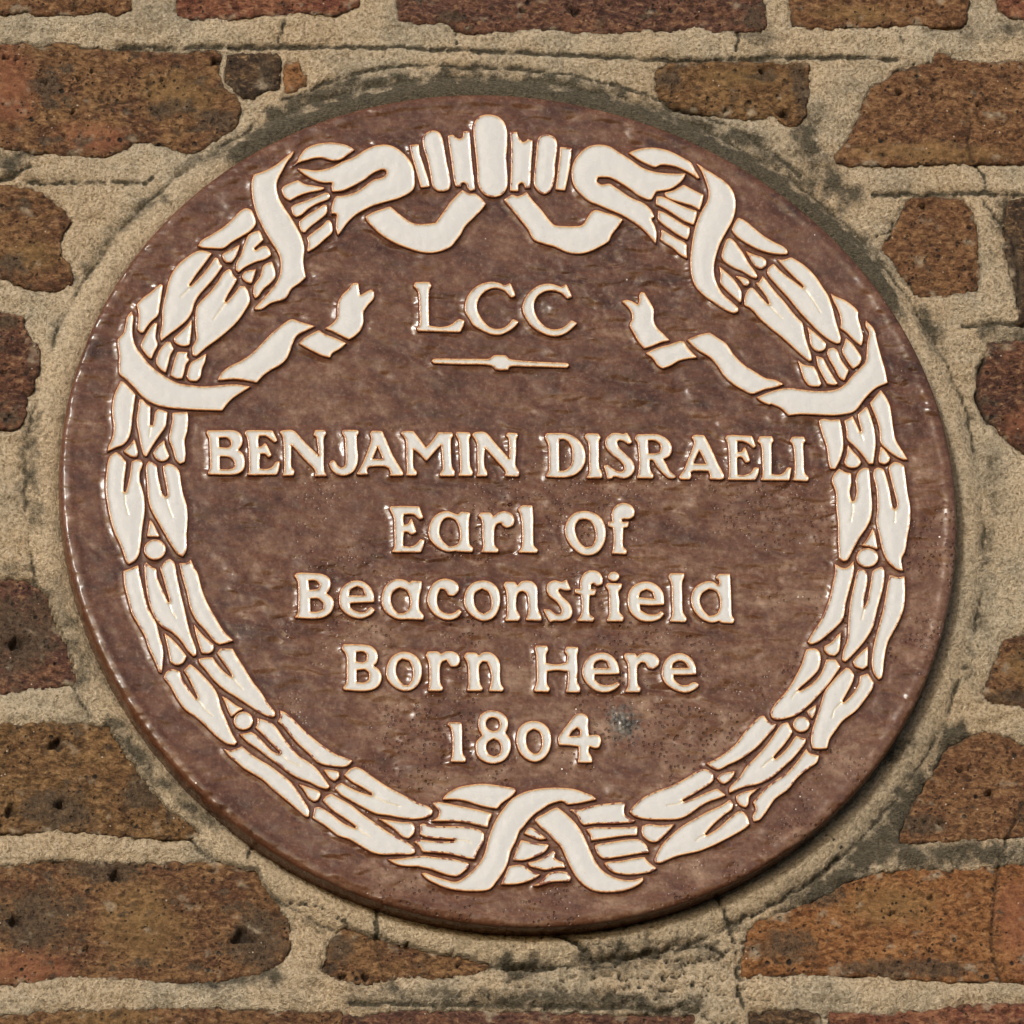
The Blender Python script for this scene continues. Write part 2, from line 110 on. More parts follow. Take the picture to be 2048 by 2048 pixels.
('ribbon_end', '-45.6,-177.4 -44.7,-175.5 -41.5,-172.7 -36.2,-169.9 -30,-168.5 -23.5,-167.8 -17,-168.3 -10.6,-169.4 -5.4,-170.5 -4.4,-171.9 -6.5,-174.7 -11,-178 -13.2,-179.8 -15.5,-182.6 -19.8,-182 -26.3,-180.4 -32.7,-178.2 -39.1,-177.3'),
('leaf', '-59,-192.4 -57.1,-191.7 -53.7,-192.8 -46.3,-193.2 -37.7,-193.2 -31.2,-193.8 -25.2,-195.6 -23.4,-197.4 -23.8,-201.6 -25.6,-204.8 -27.5,-208 -29.5,-212.6 -32.9,-212.2 -38,-210.9 -44.9,-209.3 -52.2,-208.9 -58.2,-208.5 -59.8,-205.1 -62.7,-202.6 -60.5,-201.4 -53.2,-202 -46.7,-202.4 -40.2,-201.9 -39.5,-201 -44.5,-200.8 -51.8,-200.4 -56.5,-199.5 -59.3,-198.2 -58.7,-195'),
('leaf', '-77.9,-213.1 -74.8,-213.1 -69,-212.4 -63.2,-211.4 -57.4,-210.8 -55.8,-211 -50.2,-211.7 -42.8,-212.3 -37.3,-213.6 -32.6,-215 -33.1,-217.3 -35.8,-220 -39.4,-222.6 -43.7,-222.4 -48.8,-220.8 -53.9,-218.8 -59.9,-217.5 -60.6,-217.2 -69.2,-217 -73.7,-215.8'),
('ribbon', '-59.4,-221.2 -57.1,-220.9 -53.2,-222.5 -47.3,-224.5 -40.4,-226 -34.7,-222.8 -30.2,-218.6 -26,-213.5 -23.2,-207.5 -21.6,-201.5 -19.1,-194.6 -16.2,-188.6 -12.1,-182.6 -7.9,-177.5 -3.4,-174.2 2.3,-171.8 8.7,-170.4 15.2,-169.8 21.7,-169.8 28.2,-170.5 33.7,-172.5 38,-174.3 40.3,-176.6 36.5,-177.5 30,-179 23.8,-179.9 22.6,-178.6 20.9,-177.7 17,-178.6 13.4,-180 9.4,-182.8 5.4,-185.6 1.7,-189.4 -1.5,-193.5 -3.6,-195.9 -6,-201.9 -8.9,-207.4 -10.9,-214.3 -13.3,-219.4 -17.5,-225.4 -22.1,-230.5 -30.7,-231.5 -39.4,-231.1 -45.8,-229.8 -52.1,-227.1 -56.8,-224.3'),
('ribbon', '18.1,-181.4 21.5,-184.1 24.8,-187.3 28.1,-191 31.3,-196.5 33.6,-202 35.9,-208.4 38.3,-213.9 41.5,-218.5 45.7,-221.6 50.8,-223.7 56,-224.3 60.3,-223.8 64.1,-222.4 64.2,-224.3 61.9,-226.6 56.6,-229.4 50.4,-231 42.6,-231.6 36.2,-230.7 30.7,-227.3 26.6,-222.3 23.4,-215.9 21.1,-209.9 18.8,-204.4 15.1,-200.3 12.2,-196.6 8.5,-193.4 5.2,-189.3 6.4,-187.5 10.1,-185.6 14.6,-182.8'),
('leaf', '25,-182.7 31.1,-182.6 36.4,-180.8 43,-179.3 49.5,-178.6 55.2,-178.3 56.3,-179.2 55.6,-182 55.7,-185.7 58.2,-187.5 61.4,-188.8 59.8,-190 55.5,-190.3 48.9,-190.8 40.2,-190.9 32.4,-191.9 30.7,-190 28.8,-185.9'),
('leaf', '33.6,-194.5 38,-193.2 46.6,-193.1 54.4,-193 62.5,-192.3 62,-197.6 55.1,-198.1 48.5,-199.1 42,-200.1 36.3,-201 35.8,-197.8'),
('leaf', '37.9,-204.2 39.7,-203.1 46.2,-201.9 55,-200.4 61.5,-199.9 64.9,-201.2 67.3,-204.4 68.1,-207.7 63.2,-208.4 56.7,-209.6 50.1,-210.8 42.7,-211.6 39.4,-208.8'),
('leaf', '42.6,-214.3 45.7,-213.4 52.2,-212.9 58.8,-211.4 65.3,-210.4 67.8,-213.6 72.1,-217.1 68.4,-219.2 63.1,-220.4 56.1,-221.1 49.2,-220.2 45.4,-218'),
('bud', '65.1,-192.1 68.9,-190.8 74.7,-191.7 83.4,-190.7 80.3,-194.4 76.7,-198.1 72.5,-201.5 69,-201.2 65.7,-198.8 64.6,-195.7'),
('leaf', '-1.2,-197.2 1.1,-193.7 3.3,-193.7 6.6,-196.2 11.6,-200.1 7.3,-200.6 3,-199'),
('leaf', '-3.2,-201.1 -0.4,-201.6 5.2,-202.9 11.7,-203.5 12.5,-204 10.6,-207.2 7,-209.6 -1.8,-213.1 -8.3,-212.9 -5.8,-206.9'),
('leaf', '-0.1,-214.4 4.5,-213.3 8.9,-211.4 13.4,-208.1 14.8,-207.2 16,-208.6 15,-211.3 17.5,-213.2 20.1,-214 20.9,-217.3 16.4,-217.3 9.9,-218.7 5.2,-217.6 1.3,-216.5'),
('leaf', '-10.6,-216.6 -4.1,-215.6 -1.1,-217 2.2,-219.7 6.9,-221.5 3.8,-223.6 -2.4,-226.2 -8.9,-227.4 -15.4,-227.4 -13.5,-223.1'),
('leaf', '2.3,-228 6.1,-226.1 10.2,-221.9 12.8,-220.1 18.1,-219.4 22,-219.8 23.9,-223.2 23,-225.1 17.8,-225.3 12.6,-225.8 4.7,-228.2'),
('leaf', '58.3,-183.5 60.8,-180.4 66.2,-175.4 74.5,-171.1 82.8,-167.9 91.8,-162.9 97.7,-159.1 101.3,-157.9 104.7,-159.1 106.6,-161.2 106.2,-164.6 103.7,-167.1 98.9,-170.2 92.9,-174 88.2,-176.6 89,-177.6 95.2,-175.2 102.9,-171.4 108.2,-169.4 110.5,-171.4 113,-173.5 108.5,-175.4 102.6,-177.6 96.6,-181.3 90.6,-185.7 85.3,-187.9 77.2,-188.3 67.3,-188 61.1,-186.3'),
('leaf', '70.8,-212.3 72.1,-209.2 75.2,-203.6 80.2,-198.1 87.4,-191.9 94.6,-187.5 102.3,-183.1 110.1,-179.4 114.9,-175.9 116.8,-178.7 115.7,-181.8 110.9,-185.5 104.8,-191.1 99.9,-196.7 100.7,-197.4 107.6,-192.9 113.7,-187.3 119.2,-183 122,-183.2 124.2,-186 125.4,-190.6 122.1,-193.4 116.1,-197.1 110.2,-200.3 103,-204 95.3,-207.1 86.6,-209.1 80.7,-211 74.7,-213.8 71.6,-213.8'),
('bud', '108.3,-163.4 110.4,-160.9 115.1,-159.6 118.6,-159 117.9,-161.4 115.5,-164.5 112.4,-166.7 110.2,-165.8'),
('bud', '118.5,-173.7 123.2,-171.2 128.5,-170 132.4,-168.1 129,-171.2 126,-174.3 125.2,-178.6 123.6,-180.8 120.5,-179.3 118.6,-176.2'),
('leaf', '102.6,-154.6 108.1,-152 114.9,-147.3 120.8,-141.7 125.5,-135.2 130.2,-130.1 134.7,-126.1 136.9,-125.8 138.5,-128.6 140.6,-130.2 143.6,-130.6 141.7,-133.6 137.1,-138.8 132.5,-143.9 127.5,-148.1 121.2,-152.4 114.5,-155.7 110,-158.2 107.4,-157.8'),
('leaf', '114.9,-169.5 116,-167.7 120.6,-163 125.3,-156 129.9,-151.4 135.5,-145.3 140.1,-139.2 143.9,-133.6 146.7,-130.4 149.8,-129.6 151,-132.2 152.3,-135.2 150.2,-138.7 146.9,-143.3 143.2,-147.5 140.6,-150.6 141.5,-151.8 145.8,-148 150,-143.3 152.8,-139.1 154.2,-137.5 156.3,-138.6 159.8,-139.3 158.7,-142.3 155.5,-146.5 151.7,-151.1 147.1,-155.4 142.6,-159.6 138,-163.3 131.3,-166.6 123,-168.5 114.9,-172.1'),
('leaf', '159.4,-145 161,-147.8 166.5,-149.3 164.8,-153.6 160.6,-156.7 153.9,-162.3 147.7,-169.8 140.4,-175.4 136,-181.6 131.1,-187.8 127.8,-189 127.1,-186 129.1,-181.6 127.8,-177.4 131.2,-173.6 134.9,-169.3 141,-164.3 147.6,-159.9 153.2,-153.7 156.9,-148.7'),
('berry', '162.1,-130.7 161.6,-132.4 160.5,-134 159,-135 157.1,-135.4 155.3,-135 153.9,-134 152.9,-132.5 152.7,-130.8 153.1,-129 154.2,-127.5 155.8,-126.4 157.6,-126.1 159.4,-126.4 160.9,-127.4 161.8,-128.9'),
('bud', '160.8,-122.8 163.3,-120.9 166.5,-118.6 165.9,-122.7 163.7,-127.4 162.2,-125.6'),
('leaf', '141,-126.8 140.5,-123.7 143.1,-118.7 148.7,-112.5 153.1,-106.3 156.3,-100.7 159.5,-94.4 161.2,-89.4 162.6,-85.7 167.6,-85.3 169.8,-87.2 170.4,-91.8 168.7,-98 164.3,-103 156.5,-110.1 157.4,-110.9 164.1,-106.8 169.7,-100.5 172.3,-94.9 173.4,-91.8 178.9,-91.9 181.3,-96.1 177.8,-101.1 173.4,-107.3 167.8,-113.5 161.7,-119.8 155.6,-124.8 149.1,-127.3 143.2,-128'),
('leaf', '163,-145.1 162.3,-141.4 163.3,-134 166,-126.6 168.7,-119.1 171.5,-111 175.2,-106 180.2,-100.4 184.2,-96.6 186.2,-97.2 188.6,-100.9 187.5,-105.3 184.2,-111.5 181,-117.1 182.2,-117.4 187.7,-111.5 191,-105.9 191.8,-101.5 196.5,-99.9 199.7,-105.8 198.3,-109.5 193.9,-115.8 188.3,-122.6 181,-128.3 176.7,-133.9 172.9,-139.5 171.1,-145 167.3,-145.4'),
('leaf', '181.1,-33.9 184.8,-36.4 187.7,-36.6 190.4,-34.4 192,-32.2 192,-38.2 189.8,-46.3 186.6,-56.9 184.3,-66.9 180.5,-71.9 175,-76.9 169.5,-81.3 165.4,-82.9 163.4,-81.4 167,-75.1 172,-67.6 176.7,-56.4 179.6,-45.8 181.4,-38.3'),
('leaf', '194,-38.1 196.4,-36.9 199.2,-39.9 198.8,-46.8 196.6,-55.5 196.3,-60.5 198.3,-56.8 199.8,-50.5 201.3,-43.7 202.5,-38.4 205.8,-36.4 207.9,-35.5 209.2,-38.6 208.1,-47.3 205.3,-56.7 203.1,-64.2 201,-71.6 197.1,-78.5 192.7,-84.2 187.7,-89.8 184.1,-93.2 182.4,-92 183.2,-86.7 186,-79.3 187.2,-68.1 188.6,-58.1 191.2,-47.5'),
('leaf', '212,-40.4 216,-41.9 220.4,-41.3 220.2,-50.3 219.1,-59.6 215.7,-68.4 211.9,-75.3 208.6,-81.5 206.3,-90.8 204.3,-102 202.4,-103.6 200,-100.2 198.9,-94 200.3,-84.7 203.2,-74.1 206.7,-62.9 209,-52.9 210.6,-45.4'),
('bud', '182.7,-74.9 182.1,-80.5 180.9,-86.8 178.4,-89.6 175,-89 172.5,-86.2 172.9,-83.7 177.1,-81.2 180.2,-77.5'),
('bud', '197.4,-83.5 197.1,-89.7 196.5,-95.6 193.7,-97.5 189.7,-96 188.2,-92.9 191.9,-88.5'),
('leaf', '176.9,52.2 179,53.2 183.7,52.6 188.9,53 189.6,48.6 190.1,41.1 189.7,34.8 187.6,28.5 184.7,22.9 181.8,23.1 181.1,27.2 180.4,36 178.5,43.5 177.1,49.7'),
('leaf', '191.3,52.4 193.7,53.4 196.1,55.3 197.1,52.5 198.7,48.7 199.8,45.3 200.8,46.2 199.5,52.5 199.1,56.2 202.2,59.1 204.3,61 205.6,58.2 207.1,52.6 208.2,46.3 208.4,38.8 207.4,31.9 206.3,26.3 203.9,26.2 200.7,31.2 196.8,36.2 192.4,41.1 192.1,46.8'),
('leaf', '212.9,71.1 215.5,67.1 217.6,62.1 218.4,55.2 218.9,48.3 219.9,40.8 223.1,34.6 226,29 223.4,29 218.8,31.4 213.8,35.7 211.1,39.5 210.9,47 209.5,53.9 207.5,59.5 206.4,63.2 209.6,67'),
('bud', '192.5,37.7 194.7,34.3 198.3,29.9 199.6,27.1 197.4,24.3 193.8,23.6 191,24.8 190,27.3 191.7,32.3'),
('bud', '211.1,37 213.7,34.2 216.1,30.1 215.1,27.6 212.7,26 209.8,26.9 209.4,29.4 210.2,33.2'),
('leaf', '186.8,23.2 190.2,21.1 193.4,20.5 193.3,14.8 192.1,8.6 193,3.3 194.5,4.2 196,9.9 195.8,16.7 197.8,21.8 201.5,24 203.8,23.4 204.1,18.1 204.2,10 204.4,1.8 203.4,-5.7 200.7,-11.9 196.3,-18.2 192.4,-25.1 188.5,-32 186.1,-32.7 183.9,-30.8 183.9,-19.6 184.4,-10.3 184,-0.9 184.2,8.5 182.3,16 183.7,19.7'),
('leaf', '208.8,24.1 212,23.2 213.4,18.2 214.8,10.1 216,0.1 217.1,-1.1 218.4,1.4 217.1,10.1 215.3,20.1 215,24.5 218.1,27.7 221,27.1 223.8,25.2 224.3,17.7 224.9,9 225.9,0.2 225.1,-9.8 223.2,-17.9 221.6,-26 219.2,-31.1 219.7,-38.2 216.3,-37.3 211.3,-32.4 208.7,-25.6 207.4,-17.5 206.1,-8.8 207.2,0 207.2,11.9 205.9,19.4 206.7,23.1'),
('bud', '203.9,-12.5 205.1,-16.3 206.1,-25.3 201.2,-23.8 197.2,-23.2 200.9,-18.2'),
('berry', '206.1,-30.3 205.5,-32.5 204,-34.4 202,-35.6 199.6,-36.1 197.2,-35.7 195.3,-34.4 194,-32.6 193.7,-30.4 194.3,-28.2 195.7,-26.3 197.8,-25.1 200.2,-24.6 202.5,-25 204.5,-26.2 205.7,-28.1'),
('leaf', '-168.8,153.6 -166.7,156.8 -160.7,160.6 -154.1,165.1 -148,170.9 -143.8,175.4 -140.8,177 -137.9,175.8 -136.3,172.3 -135.6,167.3 -139,162.8 -143.8,159.6 -149.8,155.8 -154.6,152.2 -161,152.1 -166.3,152.4'),
('bud', '-155.3,148.8 -150.6,151.3 -144.9,154.9 -145.9,151.4 -147.8,147 -150.3,143.5 -153.2,143.8 -155.1,146.2'),
('leaf', '-139.7,160.9 -134,163.5 -132.7,161 -131.7,157.6 -134.1,155.3 -137.3,152.2 -136.3,151.2 -133,153.5 -130.1,154.1 -128.4,151.6 -127.7,148.5 -131,146 -136.9,144 -142.8,140.8 -146.5,137.6 -148.1,139.4 -147.4,143.8 -144.9,148.3 -142.2,155.9'),
('bud', '-144.8,135.7 -142.9,138.2 -136.5,139.9 -137.8,135.8 -139.4,131.1 -142,131.7 -144.3,133.8'),
('leaf', '-132.3,142.2 -127.5,144.7 -126,139.7 -125.9,135.3 -128.7,131.5 -132.9,127.7 -136,123.3 -137.8,122 -138.8,125.1 -138,130.2 -134.3,135.9'),
('ribbon', '-73.8,172.6 -69,175.5 -59.5,179.1 -56.1,176 -51.1,171.6 -46.5,168.9 -40.7,168.6 -34.2,169.4 -29.8,175.7 -24.8,182.7 -18.1,189.8 -14.6,187.6 -10.8,187.4 -7.7,184.9 -5,181.5 -8.1,177.3 -13,172.2 -17.3,167.7 -20.5,162 -23,158.8 -26.1,155 -32.1,152.1 -37.9,151 -43.8,151.6 -51.3,154 -59.3,157.7 -66.1,162.6 -72.2,169.4'),
('ribbon', '5.1,184.1 10,187.4 12.8,186.1 15.8,187.4 18.2,189.1 21.5,184 26,178.4 29.8,172.8 33.1,169.1 38.4,168.5 44.2,168.5 48.7,169.3 51.5,173.1 54,176.9 57,178.6 62.2,177 68,175.2 72.1,172.9 68.9,168.3 65.1,163.2 63.2,159.4 57.1,155.5 51.1,152.6 45.2,151.6 38.8,152.7 32.5,155.8 26.2,157.6 21,160 17.8,166.3 13.9,171.9 9,178.8'),
('letter', '-168.3,40.4 -167.7,41.7 -160.4,41.9 -152.9,41.9 -149.5,40 -148.5,36.3 -149.2,33.2 -151.3,30.3 -148.8,28.2 -147.7,23.9 -148.6,18.9 -151.6,16.3 -155.7,15.5 -168.4,15.6 -168.1,17.1 -167.1,19.3 -166.8,26.1 -166.9,32.3 -167,37.3|-161.7,37.7 -157.1,37.8 -154.9,35.6 -155,33.1 -156.8,31.5 -161.7,31.8|-161.6,26.5 -156.4,26.2 -153.6,23.8 -153.1,20.7 -155,18.8 -161.9,18.4'),
('letter', '-146.5,41.3 -145.3,42.1 -131.4,42.1 -129,36.2 -130.5,35.2 -132.2,36.8 -135,39 -139.1,39.2 -139.7,35.8 -139.6,32 -137.6,32.7 -136,34.6 -135.2,34 -132.6,27.5 -134.1,26.2 -136,28.4 -138.9,28.3 -139.4,23.3 -139.6,19 -135.2,19 -132.3,20.3 -129.8,23.4 -128.1,23.5 -128.9,19.1 -130.1,15.8 -146.4,15.5 -145.4,17.7 -145.1,25.8 -145.1,33.2 -145.8,38.2 -146.8,40.1'),
('letter', '-127.3,41.6 -125.6,42.3 -119.8,42.3 -114.2,36.1 -109.8,31.2 -105.9,27.2 -106.2,33.1 -106.6,38.7 -108.3,39.9 -107.3,42.7 -102,42.8 -101.3,40.6 -102.8,38.7 -103.1,31.2 -103.5,22.5 -103.4,18.2 -102,15.4 -108.7,15.3 -108,17.5 -109.1,20 -114.1,25.5 -118.5,31.1 -121.3,34.1 -121.6,27.3 -121.8,20.4 -120.2,18 -120.9,15.5 -126.7,15.3 -125.7,17.9 -125.4,26 -125.3,34.7 -125.7,39.1'),
('letter', '-92.2,41.4 -91.6,43.1 -83.4,43 -83.2,41.2 -84.2,39.6 -84.4,33.3 -84.1,26.5 -85.2,21.5 -87.7,17.7 -91.9,15.8 -95.9,16.4 -98.7,18.8 -100.3,22.6 -99.3,24.4 -97.3,24.5 -95.7,21.4 -93.4,20.1 -91.6,21.4 -90.8,25.8 -90.8,33.3 -90.9,38.9'),
('letter', '-76.7,40.9 -75.5,42.7 -69.9,42.6 -67.6,36.7 -65,29.2 -62.3,23.6 -59.4,18.1 -59.2,16.2 -66.7,16 -65.8,17.4 -66.8,20.5 -70,21.7 -77.6,21.3 -78.9,20.6 -79.5,18.4 -78.8,16.6 -85.1,16.4 -84.2,18.1 -82.3,21.5 -79.7,27.2 -77.2,33.4 -75.8,38.4|-72.7,33.8 -69.8,25.7 -76.2,25.7'),
('letter', '-59.2,41.5 -58,42.7 -52.2,42.6 -49.5,38.8 -45.7,32.9 -42,37 -38.2,42.3 -30.4,42.1 -30.2,40.3 -31.4,38.4 -31.8,29.6 -31.6,21.5 -30.3,19 -30.4,16.2 -38.5,16.1 -38.2,17.7 -36.6,20.2 -36.6,27.1 -36.8,35.2 -39.9,32 -45.7,25.1 -49.3,29.4 -52.9,32.5 -53.2,26.9 -53.2,20.6 -51.5,18.2 -51.9,16.3 -57.4,16.2 -56.7,18.7 -56.7,26.8 -56.5,36.8 -57.8,39.9'),
('letter', '-28.4,41.2 -27.8,42.7 -20.8,42.4 -20.3,40.7 -21.2,38.5 -21.3,31 -21.4,22.3 -20.1,18.5 -20.5,16.5 -28.1,16.4 -26.8,19.1 -26.7,27.2 -26.8,37.2'),
('letter', '-19.1,41 -17.9,42.4 -11.8,42.4 -7.1,36.8 -2.7,31.2 0.9,26.6 1.5,32.5 1.2,39.4 -0.2,40.9 0.8,42.5 6,42.3 6.2,40.7 5.3,38.8 4.9,31.3 4.2,22.6 6.1,18.8 5.4,16.3 -1.9,16.6 -1.2,18.8 -2.5,21.2 -6.9,26.8 -12.4,33.6 -13.3,27.4 -13.3,21.7 -12,18.6 -12.1,16.4 -17.9,16.2 -16.9,19.2 -16.8,27.3 -16.7,36'),
('letter', '21.8,40.7 22.7,42.4 27.8,42.6 33,42.4 37.7,40.7 41.1,37.7 43.1,34 43.8,30.2 43.4,25.5 41.7,21.8 38.4,18.5 34.9,16.8 29.6,16.1 21.3,16.4 22,18.3 23,19.7 23.4,27.6 23.5,35.6|29.4,39 32.4,39.2 35,37.4 36.6,33.9 36.8,29.2 36.1,24.5 34.2,21.7 31.5,20 28.7,19.8 29,30'),
('letter', '44.1,41 45.3,42.4 51.8,42.5 53,40.2 51.9,38.3 51.5,30.3 51.3,22.4 52.7,18.6 52.5,16.1 44,15.9 45.7,19 46,26.5 46.1,36.8'),
('letter', '55.6,37.9 56.5,40.2 59.7,42.8 62.8,43.1 65.8,42.5 67.9,43.4 69.3,40.9 70.5,37.6 68.6,36.6 66.1,38.5 63.5,39.1 62.1,38 62.4,35.6 64.5,32.4 67.8,29.1 70.3,25.9 71.2,22.6 70.4,19.8 67.7,16.9 64.1,16 60.7,16.9 58.9,17.1 58.4,15.9 55.8,15.6 55.1,19.6 54,23.3 56.2,23.8 58.3,22 61.7,19.9 64.3,19.7 65.7,21.6 65.4,23.9 62.9,27.2 59.1,30.4 56.2,34.1'),
('letter', '72.3,40 73.7,42.3 79,42.6 85.1,42.5 89.8,40.2 92.3,36.9 92.8,33.6 91.3,29.9 87.5,27.7 89.1,24.7 91,20.5 94.4,17.3 92.6,16.2 90,16.7 86.6,20 84.2,23.2 82.2,26.9 80,27.4 79.8,23.2 80.5,19.4 81.7,18.3 81.2,16.2 72.4,16.3 73.4,18.9 74.2,25.9 74.2,33.4 73.9,37.2|79.5,39.1 83.2,39.1 86.2,37.3 86.9,34.5 85.9,31.7 82.8,30.9 79.5,30.7'),
('letter', '104.5,40.8 105.8,42.3 111.4,42.3 113.5,37.9 116,31.9 118.5,24.9 121,19.5 121.6,17 119.9,16 113.3,16.1 113.9,17.9 113.1,20.9 110.3,21.1 104.2,21 102.5,19.8 102.9,17.8 102.1,15.8 96.5,15.9 96.6,17.7 99.1,21.2 102.3,28.8 104.9,34.8 105.8,38.8|108.4,33.6 110.3,29.3 111.9,24.9 104.4,25 106.1,29.3'),
('letter', '123.5,40.8 125,42.5 133.4,42.4 138.5,42.2 140.3,36.2 139.1,35.2 136.4,37.7 133.2,39.1 130,39.3 129.8,35.6 129.8,32.1 132.4,32.6 134,35.6 135.2,32.7 136.6,27.2 134.4,26.1 132.7,29.1 130.9,29.8 129.4,29.1 129.2,24.1 129.1,18.6 132.6,18.4 136.9,20.2 138.9,23.2 141.5,23 140.6,19.2 139,15.9 123.6,15.8 124.4,18 125,29 124.7,38'),
('letter', '141.6,39.2 143,42 149.8,42.1 150.5,39.4 149.3,37.8 148.9,29.3 148.3,19.3 152.8,18.9 155.6,20.4 157.7,23.4 159.8,23.2 158.9,19.4 158.2,15.9 142.3,15.8 143.4,18.2 143.8,26.8 143.6,36.8'),
('letter', '159.7,39.5 161.5,42 167.8,42.1 168.6,39.6 167.3,38.1 167.1,29.5 167.1,20.5 169.3,17.6 168.7,15.6 160.3,15.9 161.4,18.5 162.1,27 161.7,37'),
('letter', '-48.2,130.8 -47.2,133 -39.2,133.2 -38.2,130.7 -39.6,128.8 -40.3,119.9 -40.6,106.8 -37.6,106.2 -33.2,106 -28.1,107.5 -25.2,109.9 -23.5,110.9 -20.5,110 -21.5,107 -23.3,103.3 -47.1,103.7 -47.3,105.5 -45.9,106.7 -45.4,116.8 -45.8,127.6'),
('letter', '-19.5,120.2 -17.9,125 -14.4,129.5 -9.8,132.5 -4.7,133.8 -0.3,133.3 3,131.8 6.3,133.2 7.8,129.5 8.9,125.6 6.5,124.7 3.4,128.5 -1,130.3 -4.9,129.9 -8.9,127.5 -11.8,123.8 -13.2,119.1 -12.3,114.3 -9.7,109.6 -6,106 -2.2,105.2 1.8,106.1 4.7,108.5 6.7,111.3 10,109.8 7.4,106.8 3.3,103.8 -1.2,102 -6.2,102.4 -11.1,104.8 -15.4,107.7 -17.9,112.4 -19.7,116'),
('letter', '13,120 14.9,124.8 18.4,129 23,132.1 28.6,133.1 33,131.9 35.1,131.1 38,132.9 39.5,129.3 40.9,125.5 38.2,124.5 35,127.8 30.6,129.2 26.2,128.8 22.1,126.4 19.8,123.1 19,118.9 19.9,114.1 22.5,109.4 26.2,106.2 30.6,105.3 35.1,106.6 38,109 40,111.1 43,109.4 39.5,106 36.1,103.3 31.5,101.6 26.6,102 21.7,104.3 17.4,107.5 14.8,111.7 13,115.8'),
('dash', '-40.2,85.6 -38.7,86.8 -24.6,87 -13.5,87.1 -8,87.2 -5.7,88.7 -4.5,89.5 2.1,89.3 3.7,87.4 7.5,86.6 19.7,85.8 36.3,85.1 37.5,83.9 36.2,82.3 25.1,82.6 14,82.7 5.7,82.9 3.4,82.3 2.8,80.6 -3.8,80.7 -6,82.8 -10.9,83.6 -22,83.6 -38.9,84'),
('letter', '-67.5,-3.5 -66.7,-2.7 -58.9,-2.4 -51,-2.6 -49.1,-9.2 -51,-10 -54.4,-7.1 -59.9,-7.2 -60.4,-10.6 -60.1,-13.9 -57.8,-13.1 -55.6,-9.7 -54.6,-13.4 -53.3,-18 -56.1,-19.2 -58,-17.7 -60.3,-17.7 -60.9,-21.9 -61.1,-26.5 -56.8,-26.7 -53.6,-25.2 -51.1,-22.2 -48.9,-22.8 -50.1,-26.8 -51.4,-29.8 -67.5,-29.9 -65.8,-27 -65.4,-17.8 -65.4,-9.4 -66.8,-5.6'),
('letter', '-46.2,-16.7 -44.3,-10.8 -41,-7 -35.5,-5.2 -31.6,-6.5 -29.3,-7.3 -27.6,-5.6 -22.5,-5.9 -23,-8 -23.5,-10.6 -23.9,-19 -23.8,-24.8 -21.9,-27.3 -22.4,-29.4 -30.3,-29.1 -31.8,-28.7 -35.8,-29.3 -40.4,-27.5 -44.1,-24.2 -46,-20.9|-34.4,-8.8 -31,-10.2 -29.2,-14 -28.6,-19 -29.6,-24.1 -32.5,-26.2 -35.6,-26.5 -38.6,-23.3 -40.4,-19.1 -39.7,-13.3 -37.2,-9.5'),
('letter', '-17.9,-7.6 -16.7,-5.9 -11.2,-5.8 -9.7,-8.3 -6.4,-5.7 -2.5,-4.9 0.6,-6.5 2,-9.8 1.1,-13.2 -2.1,-14.5 -4.4,-13.3 -5.1,-11.6 -7.5,-12.1 -9.2,-14.6 -9.8,-19.6 -9.7,-25.5 -7.5,-28 -8.3,-29.5 -17.3,-29.4 -16,-26.4 -16.1,-19.7 -15.8,-13 -16.4,-9.2'),
('letter', '4.7,-3.5 6.7,-1.4 12.6,-1.3 12.7,-8.5 12.2,-18.5 12.3,-25.3 14.5,-27.8 13.7,-29.4 3.5,-29.3 5.6,-26.2 6.4,-16.9 6,-7.7'),
('letter', '30.4,-15.8 32.2,-9.9 36,-5.7 40.8,-4.3 46.2,-5.1 50.8,-8.4 52.9,-13.9 52.6,-20.6 49.9,-26.5 45.8,-29.9 40.3,-30.4 35.7,-27.5 32,-22.5|41.7,-8.8 45.2,-10.2 47.3,-14.8 47.4,-20.7 45.3,-25.3 41.3,-26.2 38.3,-23.3 36.2,-18.3 36,-13.2 38.2,-9.4'),
('letter', '54.9,-13 54.8,-10.5 57.4,-10.5 57.2,-5.4 59,-1.6 63,0.8 67.7,-0.2 69.9,-3.6 69.3,-7 66.5,-8.5 63.8,-8.3 62.2,-9.1 62.9,-10.8 66.4,-10.5 65.5,-13.6 63.1,-13.8 62.7,-18.8 62.5,-25.5 64.4,-27.6 63.9,-29.7 56.1,-29.4 57,-26.4 57.7,-19.7 57.6,-13.8'),
('letter', '-122.6,-44.9 -121,-43.3 -113.3,-43.3 -107.1,-43.8 -103.4,-46.2 -102.8,-49.9 -104,-53.6 -105.5,-55.1 -102.1,-58.1 -101.5,-61.8 -103.2,-66.2 -107.5,-69.3 -113.1,-70.2 -123.4,-69.8 -121.6,-67.2 -120.9,-59.8 -120.6,-51.6 -121.1,-47.1|-115.2,-47.4 -110.7,-47.4 -108.4,-50 -109.6,-52.9 -114.8,-53.4|-114.6,-58.2 -109.8,-58.2 -106.8,-61.1 -107.3,-64.8 -110.8,-66.3 -114.6,-66.4'),
('letter', '-98.1,-58.8 -97.1,-53.6 -94.1,-49.8 -89.2,-47.5 -84.3,-48.2 -80.3,-51.9 -78.8,-56.3 -78.9,-60 -89.7,-60.5 -92.5,-60.9 -92,-63.9 -88.6,-66.1 -84.4,-66.4 -80.8,-63 -78.5,-64.9 -81,-67.5 -86,-69.8 -90.8,-69.1 -95.5,-66.2 -97.8,-62.5|-92.7,-56.5 -91.8,-52.8 -87.9,-50.5 -84.5,-51.9 -83.3,-56.4'),
